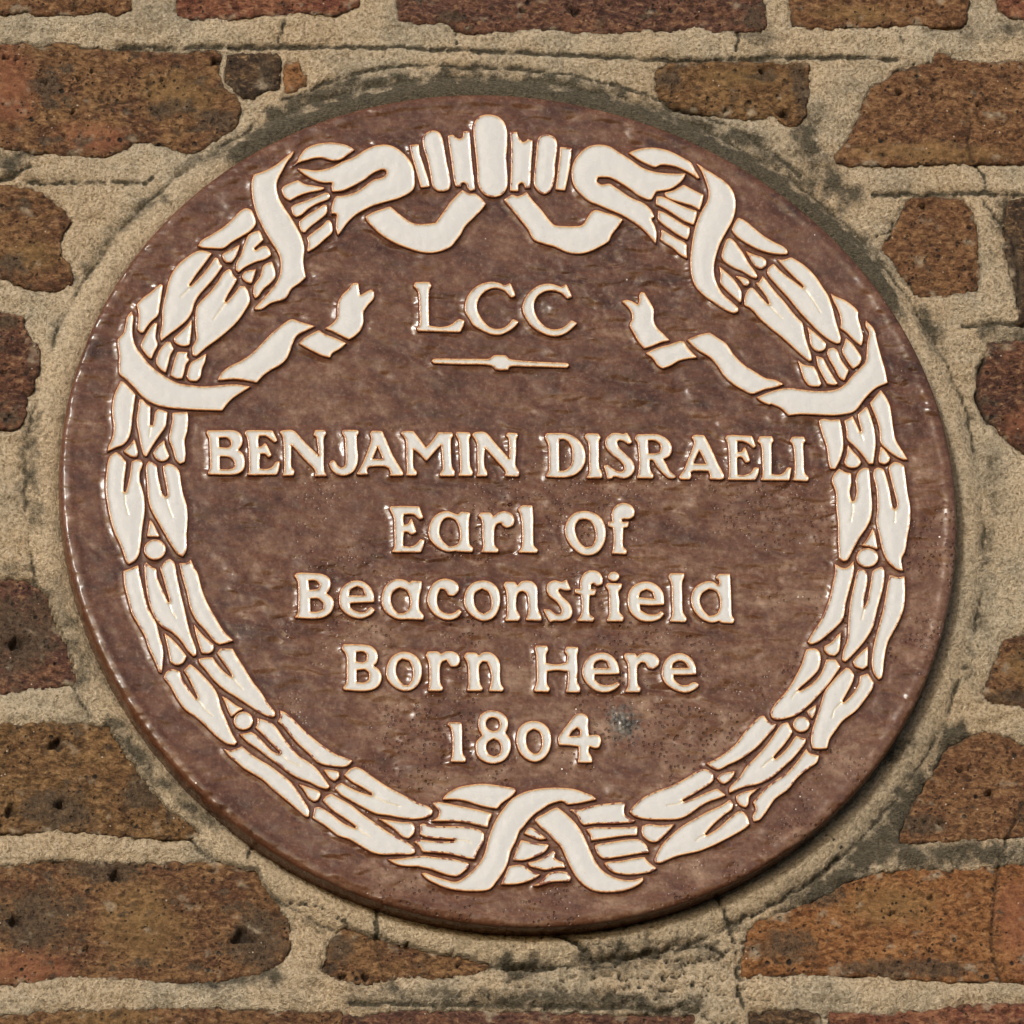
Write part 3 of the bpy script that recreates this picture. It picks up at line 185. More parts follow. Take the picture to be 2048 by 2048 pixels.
('letter', '-74.4,-60 -73.5,-54 -70.5,-48.8 -66.2,-46.5 -61.3,-46.8 -58.3,-48.7 -57.2,-47.2 -51.6,-47.5 -51.9,-50.8 -53.4,-56.8 -53.7,-64.2 -51.5,-67.9 -51.9,-70.2 -58.9,-69.9 -65.8,-69.9 -70.6,-67.4 -73.2,-64.4|-64.3,-51 -60.2,-52.8 -58.3,-57.6 -58.9,-63.5 -62.2,-66.6 -65.7,-67 -68.3,-63.6 -69.5,-58.5 -68.2,-54'),
('letter', '-48.7,-59.7 -47.7,-53.8 -44.7,-48.5 -39.7,-45.9 -34.9,-46.5 -31.5,-49.1 -31.3,-52.8 -33.9,-55.8 -36.7,-55.5 -38.6,-52.2 -41.4,-51.5 -43.3,-55.9 -43.5,-61.1 -42,-64.8 -38.6,-66.7 -34.4,-66.3 -31.5,-64 -30,-65.5 -32.4,-68.5 -36.6,-70.1 -41.5,-69.3 -46.2,-65.6'),
('letter', '-28.1,-58 -26.8,-52.8 -23.1,-48.3 -18.2,-46.7 -13.3,-47.4 -9.3,-51.1 -8.2,-57 -9.2,-63 -12.2,-68.2 -17.2,-70.5 -22,-69.1 -26,-65.4 -27.9,-61.7|-18,-51.1 -14.3,-53.4 -12.8,-58.6 -13.7,-63.8 -17.7,-66.8 -21.1,-64.6 -22.9,-59.4 -22.3,-54.2'),
('letter', '-5.7,-49.2 -4.6,-47.3 0.6,-47.3 2,-49.5 4.2,-47.2 7,-46.5 10.5,-47.2 12.8,-50.1 12.9,-56.1 12.9,-63.5 14.4,-68 14.3,-70.2 5.9,-69.9 7.5,-65.8 7.8,-59.1 7,-53.9 4.7,-52.4 2.2,-53.6 0.9,-57.7 0.7,-63.6 2.6,-68.1 1.7,-70.3 -5.7,-70.4 -4.5,-66.7 -4,-57.7 -4.5,-51.8'),
('letter', '18.5,-51.5 19.5,-47.8 23.1,-46.1 27.2,-47 29.7,-45.5 30.7,-48.4 31.9,-51.4 29.1,-51.8 25.7,-50.7 24.5,-52.2 26.8,-55.9 30.8,-60.3 32,-64.8 30.4,-68.5 26.1,-70.1 21.3,-70.1 19.5,-70.9 17.9,-67.9 16,-63.5 19.5,-63.8 22.8,-66.4 25.6,-66.4 26.4,-63.7 23.9,-58.9 19.9,-55.3'),
('letter', '34.3,-53.2 34.4,-51 37.5,-51.3 37.7,-46.1 40,-41.6 43.6,-39.9 47.8,-40.8 50,-44.5 49.5,-47.9 46.7,-49 44.7,-47.2 43.2,-48.3 43.1,-51.3 46.2,-51.2 45,-54.6 42.2,-54.6 41.6,-61 41.7,-66.2 44.3,-68.4 43.2,-70.3 34.5,-70 37.1,-66.2 37.8,-58.8 37.7,-54.3'),
('letter', '51.6,-48.9 52.7,-47.4 60.7,-47.7 60.2,-50 58.4,-52.6 58.8,-58.6 58.5,-64.5 60.8,-67.8 60,-70.1 51.2,-70 52.8,-66.1 53.2,-57.9 53.2,-51.9'),
('letter_dot', '59.6,-43.3 59.3,-44.4 58.5,-45.3 57.5,-46 56.2,-46.2 55,-46 54,-45.4 53.3,-44.5 53.2,-43.3 53.5,-42.2 54.2,-41.3 55.3,-40.6 56.5,-40.4 57.7,-40.6 58.7,-41.2 59.4,-42.2'),
('letter', '63.8,-56.3 65.4,-51 69.8,-47.3 75.4,-46.3 80.2,-48.3 83.5,-53.1 83.8,-59.8 76.1,-60.2 69.9,-59.9 70.4,-63.6 74.5,-65.8 79.4,-65.8 81.9,-63.9 83.6,-65.4 80.6,-68.4 75.7,-69.9 70.1,-69.2 65.4,-65.2 63.9,-60.7|69.7,-55.8 70.9,-52.5 74.5,-50.6 77.9,-52.4 78.8,-56.7'),
('letter', '87.4,-43.3 88.3,-41.1 96,-41 95.8,-43.2 94.6,-46.2 94.2,-55.2 94.1,-64.1 96,-68.2 95.2,-70.1 86.8,-69.8 88.4,-65.7 88.6,-55.3 88.7,-47'),
('letter', '99.4,-56.6 101.1,-50.6 105.4,-46.9 111.1,-45.7 115.2,-48.3 116,-45.3 114,-43.4 115.5,-41.2 121.8,-41.1 121.8,-48.9 121.6,-58.6 121.6,-66.1 122.9,-68.3 122.1,-70.5 115.4,-70.2 114.8,-69.1 109.9,-70.1 104.4,-67.7 100.5,-62.6|109.5,-50 113.6,-51.3 115.5,-55.7 115.2,-61.7 112.9,-65.4 108.6,-66.6 105.4,-62.5 103.9,-57.3 105.5,-52.8'),
('letter', '-98,-87.9 -97,-85.7 -88.3,-85.6 -82,-86.5 -78.9,-89.5 -78.2,-93.2 -79.2,-96.3 -81,-98.2 -78,-100.6 -76.6,-104.3 -77.7,-108.7 -80.8,-111.8 -86.6,-113.1 -97.8,-112.6 -98.1,-111 -96.2,-108.8 -95.6,-100.2 -95.5,-92.2|-90.2,-90 -86.2,-89.6 -83.9,-91.4 -84.4,-95.1 -86.5,-96.4 -90.5,-95.9|-90.4,-100.8 -85.5,-100.1 -83.3,-102.5 -83.7,-106.9 -86.4,-108.4 -90.7,-108.2'),
('letter', '-73.7,-102.4 -72.6,-96.9 -69.5,-92.2 -64.8,-89.9 -60.2,-90.3 -56.2,-93 -54.1,-97.9 -54.4,-104.1 -57,-109.7 -61.1,-112.5 -65.8,-112.5 -70.3,-109.8 -73,-106.1|-64.4,-93.6 -60.4,-94.9 -58.8,-99.2 -59.1,-105.4 -61.6,-109.7 -64.5,-109.8 -67.2,-106.1 -68.5,-101.2 -67.1,-95.6'),
('letter', '-51.3,-91.7 -50,-89.5 -44.5,-89.5 -42.8,-91 -39.9,-89.4 -35.8,-89.4 -33,-91.5 -32.5,-95.2 -34.2,-97.7 -37.4,-98.1 -38.7,-95.9 -39.5,-94.1 -42.4,-95.3 -43.7,-98.4 -44,-104 -43.9,-108.3 -42.6,-111.1 -43.2,-112.6 -50.7,-112.7 -50.1,-110.2 -49.5,-104 -49.5,-97.3 -50.2,-93.6'),
('letter', '-29.8,-92.1 -28.3,-89.9 -23.1,-90.1 -21.7,-91.7 -19,-89.8 -15,-89.8 -11.6,-92.5 -10.1,-96.8 -10.4,-103.7 -10,-108.6 -8.7,-111 -9.3,-112.6 -16.6,-112.4 -15.9,-109.9 -14.8,-104.9 -15.4,-99.4 -16.9,-95.1 -19.8,-94.8 -21.7,-97.6 -22,-103.8 -21.6,-108.7 -20.3,-110.9 -20.9,-112.4 -29,-112.5 -28,-109.4 -27.7,-102.6 -28,-95.8'),
('letter', '10.1,-86.7 11.1,-85.2 16.9,-85.4 17.3,-87.6 16,-90.4 15.8,-95.7 21,-96.5 27.4,-95.5 28.2,-90.9 26.9,-88.4 27.9,-85.8 34.2,-86 34.1,-88 33.4,-90.8 33.3,-98.9 32.7,-106.3 34.2,-110.6 33.8,-112.8 26.3,-112.7 27.3,-109.4 27.9,-104.5 28.1,-100.2 22,-99.6 16.2,-100.3 15.7,-104.6 15.8,-108.3 17.1,-110.8 16.5,-112.6 8.9,-112.4 9,-110.9 10.4,-106.5 10.8,-97.3 10.8,-90.4'),
('letter', '36.1,-101.3 37.3,-95.7 40.4,-91.7 45.1,-89.4 49.8,-89.4 53.7,-91.9 56.1,-96.2 56.7,-101.4 50.3,-101.8 42.8,-101.9 42.6,-105 45.4,-108 49.4,-108.6 52.9,-108 55.3,-106.4 56.7,-107.9 54,-110.4 49.8,-112.3 44.6,-112.1 40.1,-109.3 37.4,-105.6|42.1,-98.5 43.1,-95.1 46.7,-93.2 50.1,-94.1 51.5,-98.4'),
('letter', '60.1,-91.2 60.8,-89.3 66,-89.4 67.1,-91.4 69.5,-89.5 73.6,-88.9 77,-90.1 79.2,-92.8 78.8,-95.9 76,-98.4 73.2,-97.9 71.6,-94.8 69.3,-94.2 67.1,-96.7 66.5,-102.9 66.6,-107.8 68.2,-110.3 67.5,-112.3 59.4,-112.2 61.3,-109.1 61.9,-102.9 61.9,-96.1'),
('letter', '80.7,-100.9 82,-95.3 85.1,-91.2 89.9,-89.1 93.9,-89.6 97.8,-92.6 99.6,-97 99.7,-101.3 92.7,-101.7 86.9,-101.7 87.1,-104.5 90.1,-107.6 94.1,-108.2 98.3,-106.3 100.9,-107.2 100.5,-108.7 96.9,-111.2 92.8,-112.2 88.2,-111 83.7,-108.3 81.3,-104.6|86.2,-98 87.3,-94.9 90.8,-93.3 94.2,-94.5 96.1,-97.9'),
('letter', '-40.9,-132.8 -40,-131.6 -33.3,-131.6 -33,-134 -33.3,-142.6 -33.3,-150 -31.7,-153.4 -32.3,-154.9 -40.1,-154.7 -39.1,-151.9 -38.4,-144.5 -38.5,-137.7 -39.2,-134.4'),
('letter', '-23.5,-131.4 -22.1,-127.1 -18.5,-124.7 -14.5,-124.4 -9.9,-126.1 -7.5,-129.4 -7.4,-133.7 -9,-137.4 -6.6,-141.7 -6.3,-146 -8.2,-151 -11.2,-154.1 -15.9,-155.5 -20.5,-154.8 -24.4,-151.8 -25.6,-147.5 -25.2,-143.1 -21.5,-139.1 -23.1,-135.7|-15.2,-128.1 -12.4,-129.2 -11.4,-132.2 -12.7,-135.6 -15.6,-136.9 -18.4,-135.4 -19.7,-132.3 -18.4,-129.2|-15.5,-140.7 -12.7,-142.4 -11.4,-145.8 -12.4,-149.8 -15.7,-151.6 -18.8,-150.5 -20.1,-146.8 -19.1,-143.1'),
('letter', '-2.6,-140.5 -1.1,-134.9 2.6,-131.5 7.3,-130.3 11.8,-131.4 15.2,-134.7 16.5,-140.3 15.5,-146.5 12.6,-151.4 7.9,-154.2 3.3,-153.3 -0.6,-149.7 -2.4,-144.8|7.1,-134.7 10.4,-136.6 11.7,-140.9 11.2,-145.9 8.7,-149.6 6.3,-149.9 3.6,-147.2 2.4,-142.3 3.5,-137.3'),
('letter', '20.7,-140.2 22.6,-137.1 26.3,-132.2 30.6,-126.6 33,-125.6 36.4,-126.2 37.8,-128.4 37.5,-133.3 37.8,-138.8 41.6,-138.2 43.9,-138.8 44.4,-141.9 43,-145.6 40.7,-145.9 37.9,-144.7 37.1,-148.1 38.7,-151.8 38.8,-154.6 31,-154.6 31.8,-151.2 32,-145.1 26.9,-144.4 21.1,-144.2|31.4,-133.7 33.4,-135.8 32.9,-138.9 26.5,-139.3 28.4,-136.2'),
]
VEINS=[
'-175.1,127.2 -179.9,122.1',
'-155.1,118.7 -162.5,107.9',
'-215.7,2.5 -215.6,-2.4 -214.1,-9.9',
'-192.6,0.9 -191.1,-5.9 -189.3,-11.1',
'-193.5,-61.9 -192.2,-67.2 -189.8,-71.2',
'-159.7,-106.3 -157.6,-109.4 -154,-113.1',
'-179.6,-119.5 -176.1,-125 -171.6,-129.2',
'-135,-151.5 -130.3,-155.7 -123.8,-158.4',
'-84.7,-175.5 -77.3,-179.4 -69.4,-181.8',
'-94.7,-194.3 -91.4,-197.3 -86.9,-200',
'-39.5,-201.2 -34.6,-201.4 -31.2,-202.8',
'-199.6,43.8 -200.7,37.5',
'172.5,132.8 176.8,125.9 179.5,120.9 181.3,117.4',
'152.2,122.4 155.8,117.4 159.7,113.4',
'200,45.6 201.4,40',
'193.2,3 193,-2.7 191.5,-9.5',
'217.1,-1.4 216.3,-9.9',
'196.6,-60.8 194.4,-68.3',
'156.6,-110.6 154.5,-112.4 152.6,-115.5',
'180.4,-117.4 176.1,-122.1 174.7,-127.1',
'140.6,-150.8 136.8,-153.6 133.6,-156.9',
'88.1,-177.4 84.6,-179 79.3,-179.9',
'99.6,-197.3 96.9,-198.5 94.5,-201',
]
BRICKS=[
('brown', '-301.8,341.6 -200.3,343.3 -197.3,312.1 -198.7,304.2 -206.9,302.4 -215,305.1 -223.3,303.3 -236.7,302 -254.1,301.1 -257.1,303.3 -267.4,301.5 -303.2,301.4'),
('red', '-170.4,343.8 -172.2,312.5 -171.5,303 -162.9,299.5 -152.6,301.1 -140.3,300.5 -128.9,302.6 -112.4,304 -97.9,305.9 -81.5,304.5 -75.3,306.2 -70,309.7 -68.2,315.3 -67.4,345.5'),
('purple', '-46.8,345.8 -47.1,314.5 -46.1,301.1 -32.3,299.7 -19.9,300.7 -11.9,295 5.6,294.7 21.2,296.6 41.9,297.2 54.2,295.5 72.8,295.8 93.5,296.7 110.1,297.5 116.4,299.3 123.7,300.5 130.8,298.4 141.1,297.4 154.7,298.8 163,300 164.4,306.8 162.9,317.9 163.5,349.4'),
('brown', '178.6,349.6 177.1,311.5 177.6,301.4 191,300.5 208.7,301.3 234.7,302.3 255.5,303.2 272.1,301.8 279,305.3 279.3,319.8 279,351.3'),
('red', '297.8,351.6 296.9,316.8 302.7,309 311.1,308 349.4,307.5 352.1,352.5'),
('mottled', '-303.8,283.1 -273.1,283.6 -259.8,284.4 -250.6,283.4 -237.3,285.3 -225.1,282.7 -207.7,281.8 -191.3,282.1 -170.9,280.2 -152.3,282.2 -146.8,279.5 -149.3,268.3 -148.5,261.7 -141.1,254 -138.4,246.3 -140.8,236.2 -152.5,227.2 -160.9,220.4 -167.1,218.1 -177.3,220.2 -185.4,223.4 -197.6,223.7 -205.9,219.7 -213.3,215.8 -226.6,215 -244.9,217 -256.1,216.8 -269.3,218.8 -306,218.3'),
('dark', '-145.3,278.9 -129.8,280.6 -115.9,280.9 -114.7,268.9 -115.9,256.6 -125.7,255.9 -131,251.9 -137.6,253.5 -147,262.2'),
('orange', '-112.6,275 -105.4,274.6 -99.6,266.9 -100.9,260.2 -110.3,255 -113.4,256.1'),
('ochre', '97.5,273.3 107.1,278.5 129.9,279.9 154.7,279.2 176.4,279 186.3,279.7 185.9,262.4 182,246.7 178.5,240 169.3,240.9 165.4,245.3 148.8,244 133.3,244.9 118,248.5 104.7,251.1 98.9,258.8'),
('brown', '216.7,256.2 221.2,264.1 233.1,272.1 245.9,279 257.4,280.3 258.7,285.9 265,286 271,282.7 285.5,281.3 309.7,282.2 347.9,282.3 344.2,217.9 306,217.9 271.6,218.5 250.8,217.1 219.7,216.1 198,216.9 197.7,221.3 206.1,232.6 213,246.1'),
('brown', '238.3,197.4 254.9,198.8 270.4,196.8 276.1,188 277.4,174.7 277.5,158 275.5,141.4 262.9,137.9 246.3,136.5 239.2,138.7 230.7,151.8 221.1,166.1 227.9,176.2 234.7,188.5'),
('dark', '295.2,196 304.8,197.3 343,197.8 338.5,122.3 297.1,120.6 296.9,136.1 293.7,152.7 291.9,174.9'),
('darkred', '278.9,108.4 299.9,110.9 331.4,113.5 327.1,39.9 296,41.7 290,46.1 280.2,57.1 272.5,68.1 271.3,83.7 276.3,99.4'),
('mottled', '277,-71.4 291.8,-66.8 321,-64.3 319.4,-110.3 287.1,-111.5 270.6,-108.8 263.6,-103.1 267.7,-95.4'),
('brown', '241.8,-137.9 256.8,-128.2 269.6,-126.1 285.8,-133.6 317.9,-135.3 314.8,-188.9 282.6,-189.2 256.9,-191 238.7,-192.5 211.6,-193.7 218,-176.4 228,-159.1'),
('orangebrown', '185.3,-214.9 210.8,-208.9 237.8,-208.7 265,-206.6 288.5,-205.4 313.8,-206.2 309.8,-274.8 277.6,-276 257.5,-275.2 234.1,-275.7 196.5,-272.8 171.4,-273 153.5,-272.1 119.3,-273.3 121.2,-255.3 128.1,-242 146.5,-234.2 164.9,-226.5'),
('red', '166.7,-293.8 188.2,-294.6 224.2,-292.5 251.4,-288.5 276.9,-288.3 309,-288.1 306.5,-329.8 166.5,-330.7'),
('dark', '121.8,-295.1 134.4,-293.1 156,-293 163.8,-296.7 162,-330.7 120,-331'),
('mottled', '-109.5,-254.2 -100.9,-244.4 -90.9,-248.7 -80.9,-251.8 -60.7,-258.2 -40.5,-262.3 -24.4,-266.5 -18.5,-270.8 -45.2,-275.4 -65.6,-275.5 -90.2,-278.9 -108.4,-276.9 -114.2,-269.4 -111.9,-262.9'),
('mottled', '-328.9,-210.6 -290.5,-210.3 -251.9,-207.4 -211,-208.4 -170,-208 -148.5,-213 -139.4,-228.3 -131.6,-243.6 -131.5,-259 -138.7,-269.3 -158.2,-275.8 -189.7,-279.4 -220.8,-277.6 -256.8,-276.5 -293,-281.9 -331.3,-282.2'),
('mottled', '-331.9,-297.5 -293.6,-298.5 -245.5,-295.6 -190.2,-293.9 -149.4,-294.9 -103.7,-295.8 -103.3,-343 -333.4,-344.5'),
('purple', '-105.2,-298.4 -68.5,-294.9 -5.3,-294.5 55.9,-296.2 92.7,-295.9 92,-349.9 -105.4,-351.1'),
('ochre', '-326.4,-134.8 -287.6,-128 -265.8,-126.5 -241.7,-126.3 -227.3,-128.7 -218.2,-144.1 -209.1,-159.5 -197.6,-174.8 -176.6,-192.7 -193.6,-194.9 -229.7,-193.1 -253.7,-190.8 -289.9,-192.4 -328.3,-192.7'),
('purple', '-323.3,-41.7 -277.2,-39.9 -260.5,-44.9 -253.9,-64.3 -247.4,-85 -242,-103 -265.1,-105.8 -286.9,-108.6 -325.5,-109'),
('darkred', '-296.3,120.2 -278.9,120 -265.9,117.4 -265.3,108.9 -256.2,96.8 -258.4,83.6 -264.2,68.6 -269.2,49.8 -276.2,47.8 -281.4,48.7 -298.8,48.5'),
('mottled', '-304.7,197.3 -276.2,197.7 -266,196.2 -255.9,194.7 -245.9,188.2 -236.1,177.3 -241.6,167.3 -243,156.3 -237.3,145.4 -237.6,136.6 -247.9,133.1 -263.1,134.6 -278.2,140.4 -306.6,140'),
]
PATCHES=[
['red', -267.9, 257.6, 18.2, 33.3],
['red', -222.0, 227.3, 24.2, 11.1],
['dark', -247.5, 257.9, 15.1, 9.1],
['dark', -152.1, 237.2, 17.2, 10.1],
['ochre', -173.9, 254.6, 26.2, 17.2],
['dark', -182.5, 245.6, 16.1, 8.1],
['dark', -271.8, 148.2, 11.1, 10.1],
['ochre', -259.4, 153.9, 15.1, 12.1],
['dark', -123.1, 268.7, 6.1, 12.1],
['dark', -17.7, 303.8, 12.1, 5.0],
['dark', 180.9, 264.5, 7.1, 23.2],
['dark', 104.5, 268.9, 13.1, 10.1],
['ochre', 144.9, 269.6, 28.3, 7.1],
['dark', 155.1, 306.6, 11.1, 10.1],
['ochre', 214.4, 309.8, 30.3, 7.1],
['ochre', 251.2, 224.3, 50.5, 8.1],
['dark', 296.9, 152.7, 6.1, 30.3],
['red', 294.9, 59.5, 12.2, 12.2],
['ochre', 288.6, -86.7, 12.2, 12.2],
['dark', 281.7, -104.9, 21.4, 5.4],
['dark', 223.1, -182.1, 19.6, 8.9],
['dark', 214.8, -267.9, 57.1, 8.0],
['dark', 166.8, -224.5, 19.6, 8.9],
['dark', 145.4, -255.1, 21.4, 14.3],
['red', 279.3, -240.8, 19.6, 33.9],
['ochre', 206.0, -229.9, 32.1, 16.1],
['dark', 185.5, -211.1, 10.7, 4.5],
['dark', -103.5, -256.3, 10.2, 12.2],
['dark', -272.4, -242.2, 31.4, 26.6],
['dark', -150.1, -254.0, 21.8, 29.0],
['ochre', -212.4, -244.3, 29.0, 29.0],
['dark', -232.9, -213.7, 29.0, 9.7],
['ochre', -233.7, -300.6, 36.3, 9.7],
['dark', -209.4, -167.2, 19.3, 14.5],
['dark', -258.0, -177.9, 29.0, 16.9],
['red', -278.2, -270.3, 29.0, 14.5],
['dark', -276.1, -74.9, 29.0, 31.4],
['dark', -276.5, 113.5, 10.4, 7.8],
['dark', -275.9, 55.3, 10.4, 6.9],
]
PITS=[
[-157.3, -251.5, 5.8, 4.6],
[-256.6, -139.3, 4.4, 3.5],
[-276.7, -78.8, 4.4, 3.5],
[-256.0, -175.4, 2.9, 2.3],
[-226.2, -216.7, 3.9, 3.1],
[-283.4, -179.5, 3.9, 3.1],
[-283.2, -243.5, 3.9, 3.1],
[-244.2, -259.3, 1.9, 1.5],
[-264.2, 274.8, 1.4, 1.1],
[-248.9, 260.6, 1.8, 1.4],
[-229.9, 263.7, 1.6, 1.3],
[-233.2, 243.1, 1.4, 1.1],
[-151.6, 274.9, 2.8, 2.2],
[-189.3, 254.4, 1.4, 1.1],
[-181.8, 263.4, 1.4, 1.1],
[-221.5, 268.3, 1.2, 1.0],
[-260.1, 162.1, 1.2, 1.0],
[-238.8, 228.7, 1.2, 1.0],
[-270.4, 275.3, 1.6, 1.3],
[54.3, 308.9, 3.0, 2.4],
[24.9, 309.0, 1.4, 1.1],
[158.5, 273.1, 1.6, 1.3],
[170.6, 247.1, 3.4, 2.7],
[137.7, 249.6, 1.6, 1.3],
[281.9, 254.9, 1.4, 1.1],
[246.8, 192.0, 2.0, 1.6],
[236.6, 261.5, 1.6, 1.3],
[255.2, 259.0, 1.4, 1.1],
[217.1, 224.9, 1.0, 0.8],
[244.8, 314.8, 1.2, 1.0],
[123.5, 306.1, 1.2, 1.0],
[248.4, -149.3, 2.1, 1.7],
[264.8, -163.0, 2.1, 1.7],
[227.9, -225.9, 1.8, 1.4],
[192.7, -211.0, 2.1, 1.7],
[205.8, -234.7, 1.4, 1.1],
[235.8, -181.0, 1.4, 1.1],
[-103.2, -274.7, 2.4, 1.9],
[-90.4, -275.3, 2.4, 1.9],
[-266.4, 102.3, 1.2, 1.0],
[-278.4, 83.4, 1.4, 1.1],
[-38.7, -267.7, 1.2, 1.0],
]
GROOVES=[
(1.3, 1.2, '-207.7,282.4 -181,283.2 -139.9,283.8 -98.8,284.1 -82.3,284.7 -51.5,284.9 -10.4,283.3 30.8,282.3 72,280.7 108.2,279.6 129.9,280.5 171.4,282.3 202.5,282.8 238.8,281.7'),
(1.1, 1.0, '-114.5,252.2 -104.2,255.1 -89.5,262.6 -75.7,267.2 -62.4,270.8 -41.6,274.4 -10.8,273.3 20.1,273.7 45.7,270.2 71.2,264 91.6,258.7 106.7,251.1 138.2,240.5 156.2,228.5 170.1,216.5 177.9,207.7'),
(0.9, 1, '-112.5,301.2 -114,291.1 -116.3,285.5'),
(1, 1, '-260.8,199 -225.1,199 -194.4,200 -188.2,203.4'),
(1.2, 1.3, '-286.3,198.7 -269.9,201.7 -258.4,209.6'),
(1.3, 1.2, '218.7,198.3 260.2,200 304.9,200.1 332.8,200.5'),
(0.8, 1, '274.5,252.6 277.1,242.6 274.4,232.5 275.9,221.4 281.6,212.5 283,200.3'),
(0.9, 1, '281.6,193.6 290.3,182.6 295.9,171.6 298.9,152.8 297.7,130.6'),
(1.4, 1.5, '266,119.1 300.4,120.7 328.1,121'),
(0.8, 0.9, '147.4,298.7 145.1,284.1'),
(0.5, 0.8, '238.8,301.2 242.1,285.6'),
(0.5, 0.8, '274.2,301.8 273.8,286.1'),
(1.2, 1.3, '266,119.4 300.4,119.8 331.9,120.7'),
(1.2, 1.5, '276.3,99.4 273.7,90.4 270.8,74.8 276.1,59.3'),
(0.9, 1, '283.8,-168.2 277.3,-181.6 269.1,-198.9 263.9,-225.7 260.5,-254.2 264.7,-275.1'),
(1, 1.2, '107.4,-226.9 113.8,-242.1 116.6,-257.2 117.5,-274.3 118.3,-293.2'),
(0.6, 0.8, '170.4,-190.2 180.8,-197.7'),
(1, 1.1, '115.6,-242.1 134,-233.4 152.5,-222.8 165.5,-215 178.8,-201.6'),
(1.2, 2, '17.1,-251.1 33.1,-259.6 36.9,-266.1 61.6,-261.6 97.1,-255.9'),
(1.5, 2, '-16.4,-269.7 -0.1,-269.6 16.3,-269.5'),
(1.3, 1.1, '-98.8,-290.9 -45.9,-291.5 15.2,-292.2 95.2,-293.8'),
(0.9, 1, '-82,-232.4 -83.9,-251.9 -80.7,-271.3'),
(0.9, 1, '-149,-196.3 -153.1,-207.9'),
(1, 1.1, '-129.9,-232.1 -113.2,-235.8 -97.7,-245.9'),
(1.2, 1.1, '-133.7,235.2 -136.1,226.3 -136.5,217.5'),
(0.9, 1, '-220.3,245 -208,248 -196.6,250.4'),
(0.8, 1.2, '219.4,172.7 225.7,175 230.3,182.9'),
(0.8, 1, '245.9,279.5 233.1,273.2'),
(1, 2, '104,-257.3 109.2,-261.1 116.7,-255.3'),
(0.5, 1, '-14.9,297.2 -14.9,286'),
]
SOOT=[
(6, 0.8, '-132.1,225.3 -115,242.2 -94,253.1 -76,259.4 -62.8,261.9 -31.7,266.8 9.4,265.2 40.3,263.5 70.8,253.9 101.2,243.2 127.5,232.5 149.5,217.3 167.3,203.1 187.1,186.7 206.6,165.9 216.3,153.8'),
(5, 0.6, '91.4,254.2 114.7,241.2 138,234.9 163.9,217.5 183.6,197.8'),
(7, 0.7, '185.1,246.8 184.6,217.8 208.1,193.7'),
(7, 0.6, '243.8,127.7 247.8,107.8'),
(6, 0.6, '191.6,213.4 204.3,200.3'),
(5, 0.5, '-263.8,55.5 -267,36.7 -264.7,4.1 -266.1,-9.9'),
(5, 0.4, '-282.5,-33.4 -262.8,-37.8'),
(4, 0.5, '-233.5,138.8 -216.1,167.7 -184.6,190.2'),
(6, 0.7, '-275.7,211 -265.4,213.3 -260.2,215.6'),
(7, 0.5, '-158.2,212.7 -144.4,224'),
(6, 0.6, '-227.2,-126.1 -208.8,-151.8 -174,-187.5'),
(8, 0.45, '-260.2,-38.4 -251.4,-61.7 -238.3,-100.4'),
(9, 1.1, '193.1,-203.4 216.1,-178.3 239.3,-149.4 247.6,-130.2'),
(8, 0.8, '152.1,-230.4 185.3,-214.9'),
(7, 0.8, '214.7,-203.2 247.4,-199.1 282,-200.7'),
(5, 0.5, '205.2,-145.9 218.7,-130.5'),
(6, 0.7, '-16.3,-268.6 4.1,-268.5'),
(8, 0.6, '32.9,-263.9 78,-261.4 97.1,-255.9'),
(6, 0.6, '-98.6,-286.5 -25.4,-288.2 56.2,-289.7 95.3,-291.6'),
(7, 0.6, '275.2,117.3 298,114.2'),
(4, 0.32, '274.2,61.5 277.5,45.9 273.9,1.5 265,-64.9'),
(6, 0.5, '255.4,300.4 310.9,304.6'),
(7, 0.55, '147.3,296.4 163.8,295.6'),
(5, 0.6, '295.2,197.2 295.4,163.8'),
(6, 0.7, '-189.6,-278.6 -153.4,-275.8 -138.8,-270.6'),
(5, 0.5, '-193.3,309.9 -187.2,307.8'),
]

R0, T = 250.0, 18.0          # plaque radius and thickness, millimetres
def pl(s): return np.array([[float(v) for v in t.split(',')] for t in s.split()])
def rim_r(a):
    c = RIM; r = np.full_like(a, c[0])
    for k in (1, 2, 3, 4, 5): r = r + c[2*k-1]*np.cos(k*a) + c[2*k]*np.sin(k*a)
    return r
# ------------------------------------------------------------------ noise in numpy
def _h(ix, iy, s):
    n = (ix.astype(np.int64)*374761393 + iy.astype(np.int64)*668265263 + s*982451653) & 0x7fffffff
    n = ((n ^ (n >> 13))*1274126177) & 0x7fffffff
    return ((n ^ (n >> 16)) & 0xffff)/65535.0
def perlin(x, y, s=0):
    xi, yi = np.floor(x), np.floor(y); xf, yf = x-xi, y-yi
    u, v = xf*xf*xf*(xf*(xf*6-15)+10), yf*yf*yf*(yf*(yf*6-15)+10)
    def g(dx, dy):
        a = _h(xi+dx, yi+dy, s)*6.28318; return np.cos(a)*(xf-dx)+np.sin(a)*(yf-dy)
    return 1.4*((g(0,0)*(1-u)+g(1,0)*u)*(1-v)+(g(0,1)*(1-u)+g(1,1)*u)*v)
def fbm(x, y, s=0, o=4, g=0.5):
    t, a = 0, 1
    for i in range(o): t = t+a*perlin(x*2**i+17.3*i, y*2**i+5.1*i, s+i); a *= g
    return t
